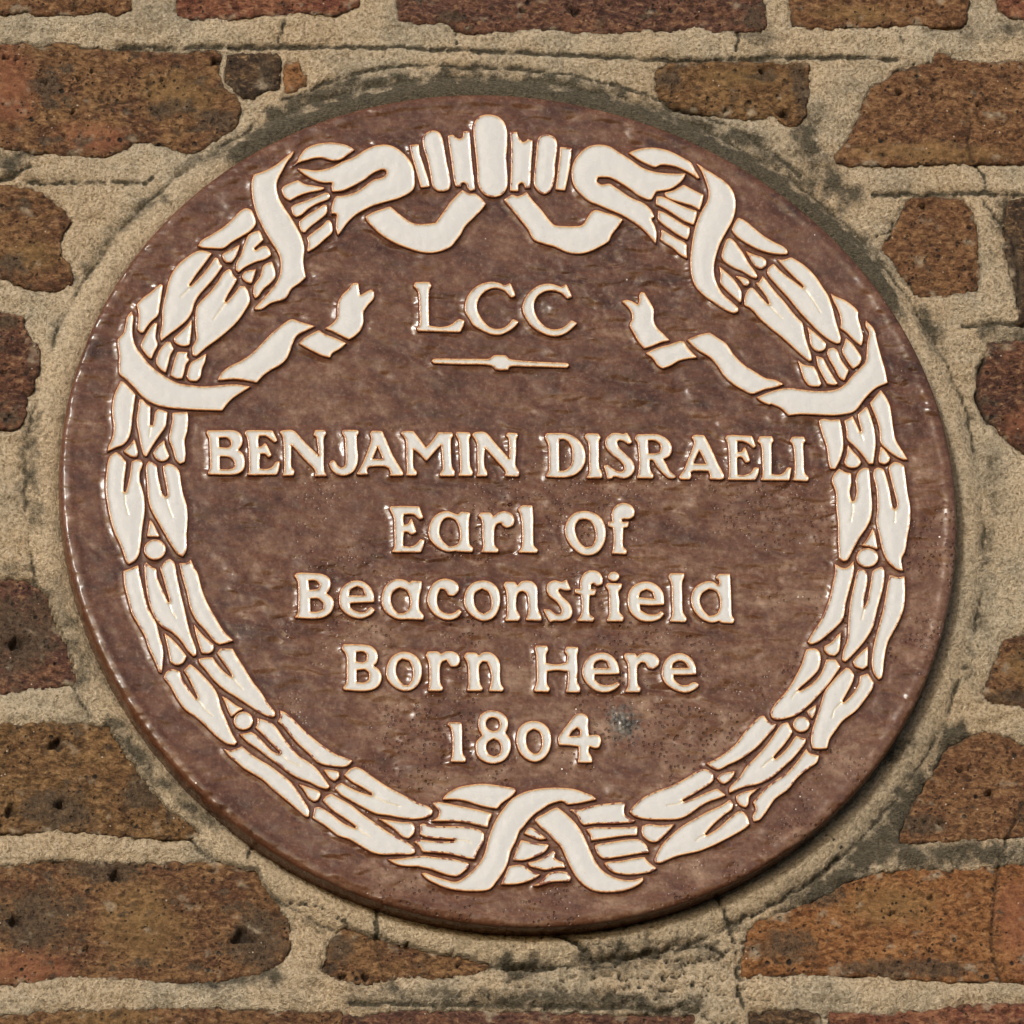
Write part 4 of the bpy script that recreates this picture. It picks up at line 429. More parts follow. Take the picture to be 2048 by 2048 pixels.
def cellpits(x, y, cell, s, dens=0.6, rmin=.12, rmax=.45):
    """small craters: one per cell at most, depth 0..1"""
    X, Y = x/cell, y/cell; xi, yi = np.floor(X), np.floor(Y); out = np.zeros_like(x)
    for dx in (-1,0,1):
        for dy in (-1,0,1):
            cx, cy = xi+dx, yi+dy
            px, py = cx+_h(cx,cy,s), cy+_h(cx,cy,s+1)
            r = rmin+(rmax-rmin)*_h(cx,cy,s+2)**3; on = _h(cx,cy,s+3) < dens
            d = np.hypot((X-px)*(0.7+0.6*_h(cx,cy,s+4)), Y-py)/r
            out = np.maximum(out, np.where(on & (d < 1), (1-d*d)*np.sqrt(r), 0))
    return out
# ------------------------------------------------------------------ outlines
def smooth(P, step=0.7, ang=52):
    """closed Catmull-Rom through the points, keeping sharp corners, resampled"""
    n = len(P); c = []
    for i in range(n):
        a, b = P[i]-P[i-1], P[(i+1)%n]-P[i]
        t = abs(math.degrees(math.atan2(a[0]*b[1]-a[1]*b[0], a@b))); c.append(t > ang)
    out = []
    for i in range(n):
        p1, p2 = P[i], P[(i+1)%n]; L = np.linalg.norm(p2-p1)
        if L < 1e-6: continue
        m1 = (p2-P[i-1])*L/(L+np.linalg.norm(p1-P[i-1])+1e-9) if not c[i] else (p2-p1)
        m2 = (P[(i+2)%n]-p1)*L/(L+np.linalg.norm(P[(i+2)%n]-p2)+1e-9) if not c[(i+1)%n] else (p2-p1)
        k = max(1, int(round(L/step)))
        for j in range(k):
            t = j/k; t2, t3 = t*t, t*t*t
            out.append((2*t3-3*t2+1)*p1+(t3-2*t2+t)*m1+(3*t2-2*t3)*p2+(t3-t2)*m2)
    Q = np.array(out)
    Q = 0.5*Q+0.25*np.roll(Q,1,0)+0.25*np.roll(Q,-1,0)
    ar = 0.5*np.sum(Q[:,0]*np.roll(Q[:,1],-1)-np.roll(Q[:,0],-1)*Q[:,1])
    return Q if ar > 0 else Q[::-1]
def inside(pts, rings):
    x, y = pts[:,0], pts[:,1]; c = np.zeros(len(pts), bool)
    for R in rings:
        A, B = R, np.roll(R,-1,0)
        for (x1,y1),(x2,y2) in zip(A,B):
            if y1 == y2: continue
            m = (y1 > y) != (y2 > y)
            c ^= m & (x < (x2-x1)*(y-y1)/(y2-y1)+x1)
    return c
def segdist(pts, A, B):
    d = np.full(len(pts), 1e9)
    for a, b in zip(A, B):
        v = b-a; L = v@v+1e-12; t = np.clip(((pts-a)@v)/L, 0, 1)
        d = np.minimum(d, np.hypot(*(pts-a-t[:,None]*v).T))
    return d
def ringdist(pts, rings):
    d = np.full(len(pts), 1e9)
    for R in rings: d = np.minimum(d, segdist(pts, R, np.roll(R,-1,0)))
    return d
def normals(R):
    t = np.roll(R,-1,0)-np.roll(R,1,0); t /= np.linalg.norm(t,axis=1)[:,None]+1e-9
    return np.stack([-t[:,1], t[:,0]],1)                 # inward for counter-clockwise
def triangulate(rings, inner):
    V = np.concatenate(rings+[inner]) if len(inner) else np.concatenate(rings)
    E, k = [], 0
    for R in rings:
        n = len(R); E += [(k+i, k+(i+1)%n) for i in range(n)]; k += n
    res = delaunay_2d_cdt([Vector(v) for v in V.tolist()], E, [], 0, 1e-5)
    W = np.array([v[:] for v in res[0]]); F = np.array([f for f in res[2] if len(f) == 3])
    F = F[inside(W[F].mean(1), rings)]
    return W, F
def grid_in(rings, step, mind):
    A = np.concatenate(rings); lo, hi = A.min(0), A.max(0)
    xs = np.arange(lo[0], hi[0], step); ys = np.arange(lo[1], hi[1], step*0.866)
    X, Y = np.meshgrid(xs, ys); X[1::2] += step/2
    g = np.stack([X.ravel(), Y.ravel()],1); g = g+np.random.uniform(-.12,.12,g.shape)*step
    g = g[inside(g, rings)]
    return g[ringdist(g, rings) > mind] if len(g) else g
def make_mesh(name, co, faces, mats, attrs=None, origin=(0,0,0), parent=None, shade=True, mi=None):
    """co in millimetres (x, depth, z) -> metres around origin"""
    me = bpy.data.meshes.new(name); co = np.asarray(co, float)/1000-np.array(origin)
    faces = [np.asarray(f) for f in faces]
    n = sum(len(f) for f in faces); tot = sum(f.size for f in faces)
    me.vertices.add(len(co)); me.vertices.foreach_set('co', co.astype(np.float32).ravel())
    me.loops.add(tot); me.polygons.add(n)
    me.loops.foreach_set('vertex_index', np.concatenate([f.ravel() for f in faces]).astype(np.int32))
    cnt = np.concatenate([np.full(len(f), f.shape[1]) for f in faces]); st = np.concatenate([[0], np.cumsum(cnt)[:-1]])
    me.polygons.foreach_set('loop_start', st.astype(np.int32)); me.polygons.foreach_set('loop_total', cnt.astype(np.int32))
    if mi is not None: me.polygons.foreach_set('material_index', np.asarray(mi, np.int32))
    me.update(calc_edges=True); me.validate()
    for k, v in (attrs or {}).items():
        at = me.attributes.new(k, 'FLOAT', 'POINT'); at.data.foreach_set('value', np.asarray(v, np.float32))
    for m in mats: me.materials.append(m)
    me.polygons.foreach_set('use_smooth', np.full(n, shade))
    o = bpy.data.objects.new(name, me); sc.collection.objects.link(o); o.location = origin
    if parent: o.parent = parent; o.matrix_parent_inverse = Matrix.Identity(4)
    return o
# ------------------------------------------------------------------ materials
class MT:
    def __init__(s, name):
        s.m = bpy.data.materials.new(name); s.m.use_nodes = True; s.t = s.m.node_tree; s.b = s.t.nodes['Principled BSDF']
        g = s.t.nodes.new('ShaderNodeNewGeometry'); s.pos = g.outputs['Position']
    def n(s, ty, **k):
        x = s.t.nodes.new(ty)
        for a, v in k.items(): setattr(x, a, v)
        return x
    def l(s, a, b):
        if isinstance(a, (int, float)): b.default_value = a
        elif isinstance(a, tuple): b.default_value = a if len(a) == 4 else a+(1,)
        else: s.t.links.new(a, b)
    def mapping(s, scale, rot=0):
        m = s.n('ShaderNodeMapping'); s.l(s.pos, m.inputs[0]); m.inputs['Scale'].default_value = scale
        m.inputs['Rotation'].default_value = (0, rot, 0); return m.outputs[0]
    def noise(s, scale, detail=4, rough=.55, dist=0, vec=None):
        x = s.n('ShaderNodeTexNoise'); s.l(vec or s.pos, x.inputs['Vector']); x.inputs['Scale'].default_value = scale
        x.inputs['Detail'].default_value = detail; x.inputs['Roughness'].default_value = rough; x.inputs['Distortion'].default_value = dist
        return x.outputs[0]
    def vor(s, scale, feat='F1', rnd=1, out='Distance', vec=None):
        x = s.n('ShaderNodeTexVoronoi', feature=feat); s.l(vec or s.pos, x.inputs['Vector']); x.inputs['Scale'].default_value = scale
        x.inputs['Randomness'].default_value = rnd; return x.outputs[out]
    def ramp(s, a, *st, interp='LINEAR'):
        x = s.n('ShaderNodeValToRGB'); s.l(a, x.inputs[0]); e = x.color_ramp.elements; x.color_ramp.interpolation = interp
        while len(e) < len(st): e.new(.5)
        for q, (p, c) in zip(e, st): q.position = p; q.color = (c, c, c, 1) if isinstance(c, (int, float)) else tuple(c)+(1,)
        return x.outputs[0]
    def mix(s, f, a, b, mode='MIX'):
        x = s.n('ShaderNodeMix', data_type='RGBA', blend_type=mode); s.l(f, x.inputs[0]); s.l(a, x.inputs[6]); s.l(b, x.inputs[7]); return x.outputs[2]
    def math(s, op, a, b=0.0, c=0.0, clamp=False):
        x = s.n('ShaderNodeMath', operation=op, use_clamp=clamp); s.l(a, x.inputs[0]); s.l(b, x.inputs[1]); s.l(c, x.inputs[2]); return x.outputs[0]
    def attr(s, name):
        x = s.n('ShaderNodeAttribute', attribute_name=name); return x.outputs['Fac']
    def bump(s, h, strength, dist, base=None):
        x = s.n('ShaderNodeBump'); s.l(h, x.inputs['Height']); x.inputs['Strength'].default_value = strength; x.inputs['Distance'].default_value = dist
        if base: s.l(base, x.inputs['Normal'])
        return x.outputs[0]
    def done(s, col, rough, norm=None, coat=0, spec=.5, coat_rough=.05):
        s.l(col, s.b.inputs['Base Color']); s.l(rough, s.b.inputs['Roughness'])
        if norm: s.l(norm, s.b.inputs['Normal'])
        s.b.inputs['Coat Weight'].default_value = coat; s.b.inputs['Coat Roughness'].default_value = coat_rough
        s.b.inputs['Specular IOR Level'].default_value = spec
        return s.m
def white_glaze():
    s = MT('white_glaze'); d = s.attr('edge')
    nz = s.noise(500, 3); dd = s.math('ADD', d, s.math('MULTIPLY', s.math('SUBTRACT', nz, .5), .35))
    dd = s.math('DIVIDE', dd, 3.0)
    col = s.ramp(dd, (0, (.085,.028,.015)), (.06, (.30,.10,.035)), (.18, (.56,.28,.105)), (.31, (.60,.44,.25)), (.43, (.54,.51,.45)), (.62, (.50,.505,.505)))
    # chips where the brown body shows through, more of them in the lower half of the plaque
    chip = s.ramp(s.noise(380, 2, .5), (.53, 0), (.58, 1)); where = s.ramp(s.noise(26, 2), (.40, 0), (.52, 1))
    band = s.ramp(dd, (.05, 0), (.1, 1), (.36, 1), (.46, 0))
    chips = s.math('MULTIPLY', s.math('MULTIPLY', s.math('MULTIPLY', chip, where), band), s.attr('chip'))
    col = s.mix(chips, col, (.19,.060,.038))
    dirt = s.ramp(s.noise(110, 4, .7), (.45, 0), (.75, 1)); col = s.mix(s.math('MULTIPLY', dirt, .16), col, (.50,.47,.42))
    spk = s.ramp(s.vor(330), (.0, 1), (.055, 1), (.08, 0)); spk = s.math('MULTIPLY', spk, s.ramp(s.noise(60, 1), (.62, 0), (.68, 1)))
    col = s.mix(spk, col, (.22,.13,.06))
    gr = s.math('MULTIPLY', s.ramp(dd, (.25, 0), (.45, 1), (.8, .25), (1, 0)), s.ramp(s.noise(150, 4, .7), (.42, 0), (.68, 1)))
    col = s.mix(s.math('MULTIPLY', gr, .6), col, (.27,.265,.235))
    v = s.attr('vein'); col = s.mix(s.math('MULTIPLY', v, .6), col, (.62,.52,.30))
    nb = s.bump(s.noise(150, 3, .5), .25, .0009, None); nb = s.bump(s.noise(900, 2), .15, .0003, nb)
    return s.done(col, s.ramp(s.noise(90, 3), (.3, .18), (.7, .34)), nb, coat=.25, spec=.5)
def brown_glaze():
    s = MT('brown_glaze')
    vec = s.mapping((1, 1, 1.8), .3)
    a = s.noise(24, 7, .66, .7, vec); b = s.noise(85, 6, .7, .5); c = s.noise(700, 4, .7)
    st = s.noise(15, 6, .62, 1.0, s.mapping((1, 1, 3.6), .03))
    f = s.math('ADD', s.math('ADD', s.math('MULTIPLY', a, .38), s.math('MULTIPLY', b, .27)), s.math('MULTIPLY', st, .35))
    low = s.attr('low')
    f = s.math('ADD', f, s.math('MULTIPLY', low, .06))
    col = s.ramp(f, (.39, (.026,.010,.006)), (.45, (.055,.022,.012)), (.51, (.088,.036,.019)), (.57, (.120,.056,.031)), (.66, (.23,.145,.095)))
    col = s.mix(s.math('MULTIPLY', s.ramp(c, (.35, 0), (.75, 1)), .30), col, (.17,.095,.065))
    fg = s.noise(380, 5, .75); col = s.mix(s.math('MULTIPLY', s.ramp(fg, (.36, 1), (.48, 0)), .5), col, (.035,.015,.010)); col = s.mix(s.math('MULTIPLY', s.ramp(fg, (.54, 0), (.68, 1)), .35), col, (.30,.20,.15))
    edge = s.attr('near'); col = s.mix(s.math('MULTIPLY', edge, .85), col, (.085,.028,.016))
    pit = s.ramp(s.vor(330), (.0, 1), (.20, 1), (.32, 0)); pm = s.math('MULTIPLY', s.ramp(s.noise(22, 3), (.47, 0), (.55, 1)), low)
    pit = s.math('MULTIPLY', pit, pm); col = s.mix(s.math('MULTIPLY', pit, .7), col, (.04,.018,.012))
    col = s.mix(s.attr('grime'), col, s.ramp(s.noise(300, 4, .7), (.4, (.02,.019,.017)), (.65, (.16,.15,.13))))
    spk = s.math('MULTIPLY', s.ramp(s.vor(120), (.0, 1), (.05, 1), (.065, 0)), s.ramp(s.noise(40, 1), (.6, 0), (.66, 1)))
    col = s.mix(spk, col, (.75,.72,.66))
    side = s.attr('side'); col = s.mix(side, col, (.105,.036,.016))
    wv = s.math('MULTIPLY', s.noise(62, 1.3, .45, .5, s.mapping((1, 1, 1.9), .1)), s.math('ADD', .35, s.ramp(s.noise(8, 1), (.38, 0), (.62, 1.3))))
    h = s.math('ADD', wv, s.math('MULTIPLY', pit, -.2))
    nb = s.bump(h, 1.0, .0020); nb = s.bump(s.noise(1000, 2, .6), .12, .0002, nb)
    return s.done(col, s.ramp(b, (.35, .16), (.7, .34)), nb, coat=0, spec=.38)
BRICKTONE = {'brown': ((.175,.088,.042), (.26,.145,.065)), 'red': ((.20,.075,.045), (.30,.14,.075)), 'purple': ((.12,.06,.045), (.20,.10,.06)),
  'mottled': ((.15,.075,.038), (.27,.16,.07)), 'dark': ((.062,.042,.027), (.15,.095,.05)), 'orange': ((.30,.15,.06), (.35,.19,.08)),
  'ochre': ((.17,.095,.04), (.25,.155,.065)), 'darkred': ((.10,.048,.033), (.21,.10,.055)), 'orangebrown': ((.24,.105,.038), (.36,.185,.07))}
def brick_mat(tone):
    s = MT('brick_'+tone); c1, c2 = [tuple(v*k for v, k in zip(c, (1.0,.93,.93))) for c in BRICKTONE[tone]]
    vec = s.mapping((1, 1, 1.6))
    a = s.noise(38, 6, .68, .6, vec); b = s.noise(240, 5, .72, .5, vec)
    col = s.mix(s.ramp(a, (.4, 0), (.62, 1)), c1, c2)
    col = s.mix(s.math('MULTIPLY', s.ramp(b, (.40, 1), (.52, 0)), .78), col, tuple(v*.22 for v in c1))
    col = s.mix(s.math('MULTIPLY', s.ramp(b, (.54, 0), (.68, 1)), .5), col, (.58,.38,.19))
    col = s.mix(s.math('MULTIPLY', s.attr('red'), .75), col, s.mix(b, (.22,.075,.04), (.40,.17,.09)))
    col = s.mix(s.math('MULTIPLY', s.attr('ochre'), .6), col, s.mix(b, (.16,.09,.03), (.40,.26,.11)))
    sp = s.ramp(s.vor(260), (.0, 1), (.14, 1), (.24, 0)); sp = s.math('MULTIPLY', sp, s.ramp(s.noise(90, 2), (.42, 0), (.55, 1)))
    col = s.mix(s.math('MULTIPLY', sp, .85), col, (.035,.025,.02))
    dk = s.attr('dark'); dm = s.ramp(s.math('ADD', dk, s.math('MULTIPLY', s.math('SUBTRACT', s.noise(170, 7, .82), .5), 2.2)), (.25, 0), (.70, 1))
    col = s.mix(s.math('MULTIPLY', dm, .8), col, s.mix(s.ramp(s.noise(420, 6, .85), (.38, 0), (.62, 1)), (.010,.008,.007), (.17,.12,.075)))
    bp = s.ramp(s.vor(105), (.0, 1), (.11, 1), (.19, 0)); bp = s.math('MULTIPLY', bp, s.ramp(s.noise(60, 2), (.5, 0), (.58, 1))); col = s.mix(bp, col, (.022,.017,.014))
    wh = s.math('MULTIPLY', s.ramp(s.vor(150, rnd=1), (.0, 1), (.06, 1), (.09, 0)), s.ramp(s.noise(55, 1), (.5, 0), (.56, 1)))
    col = s.mix(wh, col, (.58,.47,.36))
    col = s.mix(s.math('MULTIPLY', s.attr('smear'), s.ramp(s.noise(350, 5, .7), (.38, .4), (.6, 1))), col, s.mix(b, (.24,.19,.12), (.62,.52,.38)))
    col = s.mix(s.math('MULTIPLY', s.attr('pit'), .8), col, (.03,.022,.016))
    sp = s.math('ADD', sp, bp)
    h = s.math('SUBTRACT', s.math('ADD', s.noise(300, 7, .8), s.math('MULTIPLY', s.noise(1100, 4, .7), .4)), s.math('MULTIPLY', sp, .8))
    return s.done(col, .88, s.bump(h, 1.0, .003), spec=.25)
def mortar_mat():
    s = MT('lime_mortar')
    a = s.noise(28, 5, .6); b = s.noise(520, 5, .75); c = s.noise(1500, 3, .7)
    col = s.mix(s.ramp(a, (.38, 0), (.64, 1)), (.44,.37,.26), (.74,.62,.44))
    col = s.mix(s.ramp(s.noise(14, 3), (.42, 0), (.6, 1)), col, s.mix(b, (.40,.29,.17), (.80,.63,.42)))
    col = s.mix(s.math('MULTIPLY', s.ramp(b, (.38, 1), (.49, 0)), .75), col, (.19,.145,.09))
    col = s.mix(s.math('MULTIPLY', s.ramp(b, (.52, 0), (.62, 1)), .65), col, (.82,.71,.54))
    col = s.mix(s.math('MULTIPLY', s.ramp(s.vor(700), (.0, 1), (.18, 1), (.26, 0)), .3), col, (.42,.23,.10))
    col = s.mix(s.math('MULTIPLY', s.attr('ring'), .55), col, s.mix(s.ramp(b, (.38, 0), (.62, 1)), (.40,.30,.19), (.86,.70,.48)))
    g = s.attr('soot'); gm = s.math('ADD', g, s.math('MULTIPLY', s.math('SUBTRACT', s.noise(140, 8, .88), .5), 2.0))  # this mask holds soot and also the painted cavity and contact shade
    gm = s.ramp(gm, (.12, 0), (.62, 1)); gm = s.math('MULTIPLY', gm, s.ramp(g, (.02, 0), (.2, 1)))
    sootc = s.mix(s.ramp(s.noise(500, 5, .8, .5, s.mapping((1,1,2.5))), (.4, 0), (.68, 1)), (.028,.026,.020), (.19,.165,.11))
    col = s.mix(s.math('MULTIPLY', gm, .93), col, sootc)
    h = s.math('ADD', b, s.math('MULTIPLY', c, .6))
    return s.done(col, .93, s.bump(s.math('ADD', h, s.noise(260, 4, .7)), 1.0, .0028), spec=.2)
WHITE, BROWN, MORTAR = white_glaze(), brown_glaze(), mortar_mat()
# ------------------------------------------------------------------ the wall: mortar bed, then each brick
wall = bpy.data.objects.new('brick_wall', None); sc.collection.objects.link(wall); wall.location = (0, 0, -.36); wall.empty_display_size = .1
wall['label'] = 'weathered stock brick wall with pale lime mortar joints around the round plaque'; wall['category'] = 'wall'
bricks = [(t, smooth(pl(s), 1.2, 40)) for t, s in BRICKS]
for i, (t, R) in enumerate(bricks):                       # ragged arrises
    bricks[i] = (t, R+normals(R)*(1.3*perlin(R[:,0]/7, R[:,1]/7, 7+i)+.9*perlin(R[:,0]/2.6, R[:,1]/2.6, 70+i)+.4*perlin(R[:,0]/1.1, R[:,1]/1.1, 170+i))[:,None])
STEP = 1.35; X0, X1, Z0, Z1 = -345, 375, -355, 372
gx, gz = np.meshgrid(np.arange(X0, X1, STEP), np.arange(Z0, Z1, STEP)); NX, NZ = gx.shape[1], gx.shape[0]
def rough_line(P, amp, seed=0):
    n = np.concatenate([P[i]+(P[i+1]-P[i])*np.linspace(0, 1, max(2, int(np.linalg.norm(P[i+1]-P[i])/1.5)), endpoint=False)[:,None] for i in range(len(P)-1)]+[P[-1:]])
    x, y = n[:,0], n[:,1]
    return n+amp*np.stack([fbm(x/9, y/9, seed, 4, .6), fbm(x/9, y/9, seed+20, 4, .6)],1)
def raster_dist(polys, width, closed=False):
    """distance to polylines on the wall grid, only near them"""
    D = np.full(gx.shape, 99.0); k = int(width/STEP)+2
    for P in polys:
        A, B = (P, np.roll(P,-1,0)) if closed else (P[:-1], P[1:])
        for a, b in zip(A, B):
            n = max(1, int(np.linalg.norm(b-a)/1.0))
            for t in np.linspace(0, 1, n, endpoint=False):
                p = a+(b-a)*t; i, j = int((p[1]-Z0)/STEP), int((p[0]-X0)/STEP)
                s = (slice(max(0,i-k), max(0,i+k+1)), slice(max(0,j-k), max(0,j+k+1)))
                D[s] = np.minimum(D[s], np.hypot(gx[s]-p[0], gz[s]-p[1]))
    return D
pts = np.stack([gx.ravel(), gz.ravel()],1)
inb = np.zeros(len(pts), bool)
for t, R in bricks:
    lo, hi = R.min(0)-1, R.max(0)+1; m = np.all((pts > lo) & (pts < hi), 1); ix = np.where(m)[0]
    inb[ix[inside(pts[ix], [R])]] = True
inb = inb.reshape(gx.shape); DB = raster_dist([R for t, R in bricks], 12, True)
sd_ = np.where(inb, -DB, DB)                             # + outside the bricks
rr = np.hypot(gx, gz); aa = np.arctan2(gz, gx); RR = rim_r(aa); q = rr-RR
prof = 2.2*(1-np.exp(-np.clip(sd_,0,50)/2.6))-.6         # struck joints stand a little proud
H = prof+1.15*fbm(gx/16, gz/9, 3, 5, .6)+0.42*fbm(gx/3, gz/3, 9, 3, .7)-1.1*cellpits(gx, gz, 5, 40, .35, .12, .34)
H += 1.2*np.clip(fbm(gx/30, gz/7, 21, 3), -.6, .7)
ring = np.exp(-((q-8)/8.8)**6)                            # rounded fillet of mortar round the plaque
H = H*(1-ring*.75)+ring*(4.6+.5*fbm(gx/9, gz/9, 5, 4, .6)-.045*(q-8)**2)
wq = q+1.4*fbm(gx/18, gz/18, 55, 3); rg = np.exp(-((wq-18)/1.0)**2)*np.clip(.9+1.3*fbm(gx/22, gz/22, 56, 3), .1, 1.3); H -= rg*1.6
lowr = np.clip((-gz-232)/25, 0, 1)*np.clip(1-np.abs(gx-60)/170, 0, 1)     # broken, layered pointing under the plaque
rag = np.abs(fbm(gx/34, gz/11, 61, 5, .6)); H += lowr*(1.6-4.2*np.exp(-rag/.07)+1.0*fbm(gx/6, gz/4, 66, 3))
gd = np.zeros_like(H); grs = np.zeros_like(H)
for w, d, s in GROOVES:
    P = rough_line(pl(s), 1.1); D = raster_dist([P], 6); D = D+.5*perlin(gx/3, gz/3, 2)+1.0*np.clip(fbm(gx/11, gz/11, 77, 2), 0, 1)
    e = np.exp(-(D/(w*1.0))**2); gd = np.maximum(gd, e*d*2.6); grs = np.maximum(grs, np.clip(e*1.25, 0, 1))
H -= gd
soot = np.zeros_like(H)  # soot strokes, plus groove tone and painted shade in hollows and at the rim
for w, d, s in SOOT:
    D = raster_dist([rough_line(pl(s), 4.5, 5)], w*2.2)*(1+.55*fbm(gx/8, gz/8, 15, 3)); soot = np.maximum(soot, d*np.exp(-(D/w)**2)*(.85+.5*fbm(gx/14, gz/14, 25, 3)))
deg = np.degrees(aa)
arc = np.clip((deg-26)/8, 0, 1)*np.clip((126-deg)/4, 0, 1)
soot = np.maximum(soot, 1.5*arc*np.clip((q+1)/1.5, 0, 1)*np.clip((14+2.5*fbm(gx/12, gz/12, 2, 3)-q)/3.5, 0, 1))
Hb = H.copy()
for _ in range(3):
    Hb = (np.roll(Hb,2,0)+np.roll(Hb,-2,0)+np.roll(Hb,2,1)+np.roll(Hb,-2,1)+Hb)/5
soot = np.maximum(soot, np.clip((Hb-H)*.45-.16, 0, .7))   # cavity shade painted into the colour: hollows darkened
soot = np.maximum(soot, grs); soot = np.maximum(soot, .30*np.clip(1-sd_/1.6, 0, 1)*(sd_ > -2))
soot = np.maximum(soot, .35*np.exp(-((q-.3)/1.1)**2)); soot = np.maximum(soot, .62*rg); soot = np.maximum(soot, .42*np.exp(-((wq-20)/4.5)**2)*np.clip(.3+1.6*fbm(gx/20, gz/20, 57, 3), 0, 1))  # first term paints a thin contact shadow round the plaque edge
H = np.where(sd_ < -1.0, -7.5, H); H = np.where(q < -2.5, -6.0, H)
keepv = (sd_ > -5.5) & (q > -12)
idx = np.arange(NX*NZ).reshape(NZ, NX)
Fq = np.stack([idx[:-1,:-1], idx[:-1,1:], idx[1:,1:], idx[1:,:-1]],-1).reshape(-1,4)
kv = keepv.ravel(); Fq = Fq[kv[Fq].all(1)]
used = np.unique(Fq); remap = np.full(NX*NZ, -1); remap[used] = np.arange(len(used))
co = np.stack([gx.ravel(), -H.ravel(), gz.ravel()],1)[used]
w0 = (0, 0, -.36)
def wpart(name, co, faces, mats, attrs, **k):
    o = make_mesh(name, co, faces, mats, attrs, origin=k.pop('origin', (0,0,0)), **k)
    o.location = Vector(o.location)-Vector(w0); o.parent = wall; return o
mo = wpart('mortar', co, [remap[Fq]], [MORTAR], {'soot': soot.ravel()[used], 'ring': (ring*np.clip(1-arc, .25, 1)).ravel()[used]})
def sample_(F, p):
    j = np.clip(((p[:,0]-X0)/STEP).astype(int), 0, NX-1); i = np.clip(((p[:,1]-Z0)/STEP).astype(int), 0, NZ-1); return F[i,j]
bm_ = {}
for bi, (tone, R) in enumerate(bricks):
    inner = grid_in([R], 1.45, .6); V, F = triangulate([R], inner)
    d = ringdist(V, [R]); x, z = V[:,0], V[:,1]
    pit = np.zeros(len(V))
    for px, pz, rx, rz in PITS:
        a_ = np.arctan2(z-pz, x-px); rd = np.hypot((x-px)/rx, (z-pz)/rz)*(1+.25*np.sin(3*a_+px)+.15*np.sin(5*a_+pz)); pit = np.maximum(pit, np.clip(1.25*(1-rd**3), 0, 1))
    cp = cellpits(x, z, 6.5, 90+bi, .55, .1, .5); cp2 = cellpits(x, z, 2.9, 190+bi, .5, .15, .5)
    tilt = random.uniform(-.006,.006)*x+random.uniform(-.012,.012)*(z-z.mean())
    h = .7+tilt+1.0*fbm(x/22, z/14, bi, 5, .6)+.34*fbm(x/3, z/2.6, bi+50, 3, .7)-2.6*cp-1.1*cp2-5.5*pit
    h = h-1.9*(1-np.clip(d/1.6,0,1))**2*(.6+.8*perlin(x/8, z/8, 3))
    for w, dd, s in GROOVES:
        P = pl(s); lo, hi = P.min(0)-5, P.max(0)+5
        if (V.max(0) < lo).any() or (V.min(0) > hi).any(): continue
        D = segdist(V, P[:-1], P[1:])+.4*perlin(x/3, z/3, 2); h = h-2.0*dd*np.exp(-(D/(w*.9))**2); pit = np.maximum(pit, np.exp(-(D/(w*.9))**2)*.9)
    m = {'dark': np.zeros(len(V)), 'red': np.zeros(len(V)), 'ochre': np.zeros(len(V))}
    for k, px, pz, rx, rz in PATCHES:
        rd = np.hypot((x-px)/rx, (z-pz)/rz)+.25*fbm(x/12, z/12, 33, 3); m[k] = np.maximum(m[k], np.clip(.9*(1-rd**2), 0, 1))
    m['dark'] = np.maximum(m['dark'], (.45+.5*perlin(x/9, z/9, 44))*np.clip(1-d/2.2, 0, 1))
    m['dark'] = np.maximum(m['dark'], np.clip({'mottled': .75, 'ochre': .7, 'dark': .7, 'purple': .6, 'darkred': .6}.get(tone, .35)*2.0*(fbm(x/17, z/11, 300+bi, 4, .6)-.28), 0, .8))
    m['smear'] = np.clip(2.2*(fbm(x/15, z/11, 60+bi, 4, .6)-.62)+1.3*np.clip(1-d/5,0,1)*np.clip(.15+2*fbm(x/7, z/7, 11, 4, .6), 0, 1), 0, .9)
    m['pit'] = np.clip(pit+.9*cp+.7*cp2, 0, 1)
    n0 = len(R); first = np.arange(n0)                    # side skirt down into the bed
    sk = R-normals(R)*.25; co = np.concatenate([np.stack([x, -h, z],1), np.stack([sk[:,0], np.full(n0, 7.5), sk[:,1]],1)])
    k2 = (first+1)%n0; sf = np.stack([first, first+len(V), k2+len(V), k2],1)
    at = {k: np.concatenate([v, v[:n0]]) for k, v in m.items()}
    if tone not in bm_: bm_[tone] = brick_mat(tone)
    c = V.mean(0)/1000
    bo = wpart('brick', co, [F, sf], [bm_[tone]], at, origin=(c[0], 0, c[1]))
    lb = {'dark': 'brick blackened by soot', 'orange': 'small bright orange brick fragment', 'orangebrown': 'bright orange brown brick with red right end'}.get(tone)
    if lb: bo['label'] = lb
# ------------------------------------------------------------------ the plaque
plaque = bpy.data.objects.new('wall_plaque', None); sc.collection.objects.link(plaque); plaque.location = (0, 0, 0); plaque.empty_display_size = .1
plaque['label'] = 'round brown glazed memorial plaque with raised white laurel wreath and lettering'; plaque['category'] = 'plaque'
pieces = []
for kind, s in PIECES:
    rings = [smooth(pl(r), .55, 50 if kind.startswith('let') else 48) for r in s.split('|')]
    rings = [rings[0]]+[r[::-1] for r in rings[1:]]; gw = .38 if kind == 'letter' else .18
    rings = [r-normals(r)*gw for r in rings]       # holes clockwise
    pieces.append((kind, rings))
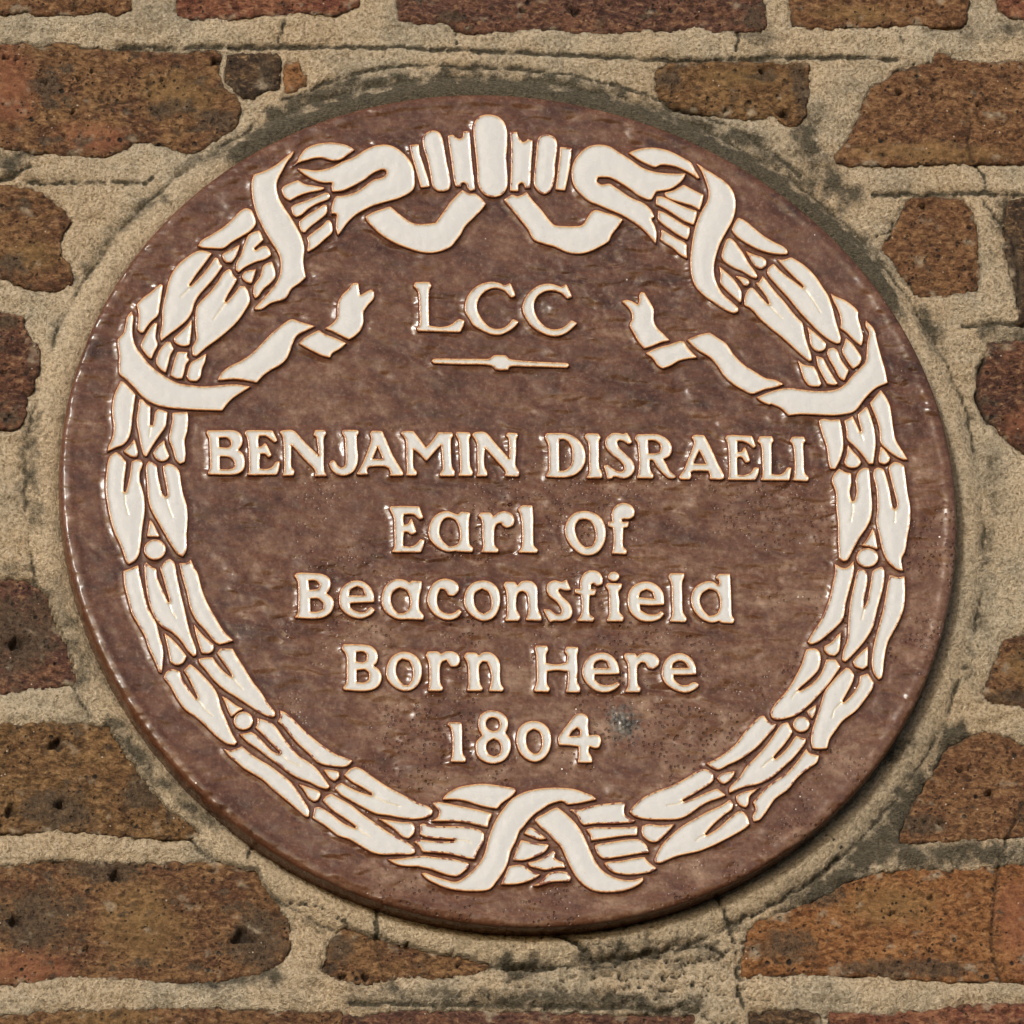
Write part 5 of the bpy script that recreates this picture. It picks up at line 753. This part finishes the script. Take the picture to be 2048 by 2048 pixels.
# distance to the raised pieces, on a fine raster
GS = .6; GN = int(520/GS); gax = -260+np.arange(GN)*GS; PD = np.full((GN, GN), 9.0)
allp = np.concatenate([r for k, rs in pieces for r in rs]); ci = ((allp+260)/GS).astype(int); K = 11
for di in range(-K, K+1):
    for dj in range(-K, K+1):
        i, j = ci[:,1]+di, ci[:,0]+dj
        np.minimum.at(PD, (i, j), np.hypot(gax[j]-allp[:,0], gax[i]-allp[:,1]))
def pdist(x, z):
    u, v = (x+260)/GS, (z+260)/GS; j, i = np.floor(u).astype(int), np.floor(v).astype(int); a, b = u-j, v-i
    return (PD[i,j]*(1-a)+PD[i,j+1]*a)*(1-b)+(PD[i+1,j]*(1-a)+PD[i+1,j+1]*a)*b
def body(x, z):
    """undulating glazed ground of the plaque, millimetres in front of the nominal face"""
    w = .62*fbm(x/16+.3*z/16, z/9, 4, 2, .4)+.06*fbm(x/5.5, z/4.2, 14, 2)
    q = pdist(x, z); w = w*(.25+.75*np.clip(q/4, 0, 1))
    return w+.75*np.exp(-q/1.05)-.18*np.exp(-((q-3.2)/1.3)**2)
NA = 1400; ang = np.linspace(0, 2*math.pi, NA, endpoint=False); RM = rim_r(ang)
rows = []; att = {'side': [], 'near': [], 'low': [], 'grime': []}
radii = np.concatenate([np.linspace(.004, .9, 300), np.linspace(.9026, .9985, 42)])
def addrow(x, z, y, side):
    rows.append(np.stack([x, y, z],1)); att['side'].append(side)
    n = np.clip(1-pdist(np.clip(x,-255,255), np.clip(z,-255,255))/2.0, 0, 1); att['near'].append(n)
    att['low'].append(np.clip((60-z)/90, 0, 1)*np.clip((x+170)/120, 0, 1))
    gx_, gz_ = x-GR[0], z-GR[1]; att['grime'].append(np.clip(1.5*(1-np.hypot(gx_/11, gz_/12))+.9*fbm(gx_/4, gz_/4, 8, 3)*(np.hypot(gx_, gz_) < 17), 0, .95))
ca, sa = np.cos(ang), np.sin(ang)
GR = (58.0, -130.0)
for f in radii:
    r = RM*f; x, z = r*ca, r*sa; dr = RM-r
    h = body(x, z); h = h*np.clip((dr-1)/6, 0, 1)
    h = h+.5*np.exp(-((dr-4.8)/2.4)**2)*(1+.5*perlin(ang*3, ang*0+.4, 3))
    g = np.clip(1-np.hypot((x-GR[0])/12, (z-GR[1])/13), 0, 1); h = h+g*1.1*np.abs(fbm(x/3, z/3, 5, 3))
    e = np.clip(1-dr/2.4, 0, 1); h = h-2.4*(1-np.sqrt(np.clip(1-e*e, 0, 1)))
    addrow(x, z, -T-h, np.clip(1-dr/1.2, 0, 1)*.6)
wob = .35*perlin(ang*60, ang*0+3, 5)
for off, y in ((-.1, -T+1.6), (0.05, -T+3.0), (.25, -T+6), (.1, -T+10), (-.3, -T+14), (-.8, -T+20)):
    r = RM+off+wob*np.clip((y+T)/8, 0, 1); addrow(r*ca, r*sa, np.full(NA, y), np.ones(NA))
co = np.concatenate(rows); nr = len(rows); ii = np.arange(nr*NA).reshape(nr, NA)
Fd = np.stack([ii[:-1], np.roll(ii[:-1],-1,1), np.roll(ii[1:],-1,1), ii[1:]],-1).reshape(-1,4)[:, ::-1]
cen = np.array([[0, -T-body(np.zeros(1), np.zeros(1))[0], 0]]); co = np.concatenate([co, cen]); c_i = nr*NA
tri = np.stack([ii[0], np.full(NA, c_i), np.roll(ii[0],-1)],1)
at = {k: np.concatenate(v+[np.zeros(1)]) for k, v in att.items()}
make_mesh('disc', co, [Fd, tri], [BROWN], at, parent=plaque)
veins = [pl(v) for v in VEINS]
def height(d, x, z):
    """profile of a raised piece: tube-lined ridge, glaze sagging inside it, soft cushion in the middle"""
    up = np.clip(d/.45, 0, 1); ridge = 1.55+.75*np.sin(up*math.pi/2)
    sag = .62*(1-np.exp(-np.clip(d-.55,0,9)/.55)); cush = .38*(1-np.exp(-np.clip(d-1.4,0,20)**1.5/9))
    return ridge-sag+cush
for pi_, (kind, rings) in enumerate(pieces):
    off = []
    for R in rings:
        for dd in (.4, .85):
            P = R+normals(R)*dd; off.append(P[::1 if dd < .5 else 1])
    small = kind in ('letter', 'letter_dot', 'dash', 'bud', 'berry')
    off = np.concatenate(off); m = inside(off, rings); off = off[m]; do = ringdist(off, rings); off = off[do > .33]
    inner = grid_in(rings, .75 if small else 1.0, 1.15)
    vp = []
    for v in veins:
        if inside(v[len(v)//2:len(v)//2+1], rings)[0]:
            a = np.concatenate([v[i]+(v[i+1]-v[i])*np.linspace(0,1,14,endpoint=False)[:,None] for i in range(len(v)-1)]); nn = normals(a)
            vp += [a, a+nn*.45, a-nn*.45]
    allin = np.concatenate([off, inner]+vp) if len(inner) or vp else off
    # thin out coincident points
    key = np.round(allin/.3).astype(int); _, u = np.unique(key, axis=0, return_index=True); allin = allin[np.sort(u)]
    allin = allin[inside(allin, rings)]; allin = allin[ringdist(allin, rings) > .25]
    V, F = triangulate(rings, allin); d = ringdist(V, rings); x, z = V[:,0], V[:,1]
    h = height(d, x, z)+.10*fbm(x/4.5, z/4.5, 30, 2)+.10*fbm(x/20, z/20, 31, 2)
    vn = np.zeros(len(V))
    for v in vp[::3]:
        q = segdist(V, v[:-1], v[1:]); vn = np.maximum(vn, np.exp(-(q/.4)**2))
    h = h-.32*vn
    nb = sum(len(r) for r in rings); sk = []; sf = []; k = 0
    for R in rings:
        n = len(R); f0 = np.arange(k, k+n); f1 = np.roll(f0, -1); sk.append(R-normals(R)*.55)
        sf.append(np.stack([f0, f0+len(V), f1+len(V), f1],1)); k += n
    sk = np.concatenate(sk); base = body(sk[:,0], sk[:,1])-.45
    co = np.concatenate([np.stack([x, -T-h, z],1), np.stack([sk[:,0], -T-base, sk[:,1]],1)])
    ed = np.concatenate([d, np.full(nb, -.6)])
    zc = V[:,1].mean(); chipv = {'leaf': .15+.85*min(1, max(0, (60-zc)/140)), 'knot_strap': .9, 'bud': .6, 'ribbon': .45, 'ribbon_end': .5, 'bow_loop': .35}.get(kind, .5)
    c = np.array([V[:,0].mean(), V[:,1].mean()])/1000
    make_mesh(kind, co, [F]+sf, [WHITE], {'chip': np.full(len(ed), chipv), 'edge': ed, 'vein': np.concatenate([vn, np.zeros(nb)])}, origin=(c[0], -T/1000, c[1]), parent=plaque)
print('tris', sum(len(o.data.loop_triangles) if o.type == 'MESH' and (o.data.calc_loop_triangles() or True) else 0 for o in sc.objects))
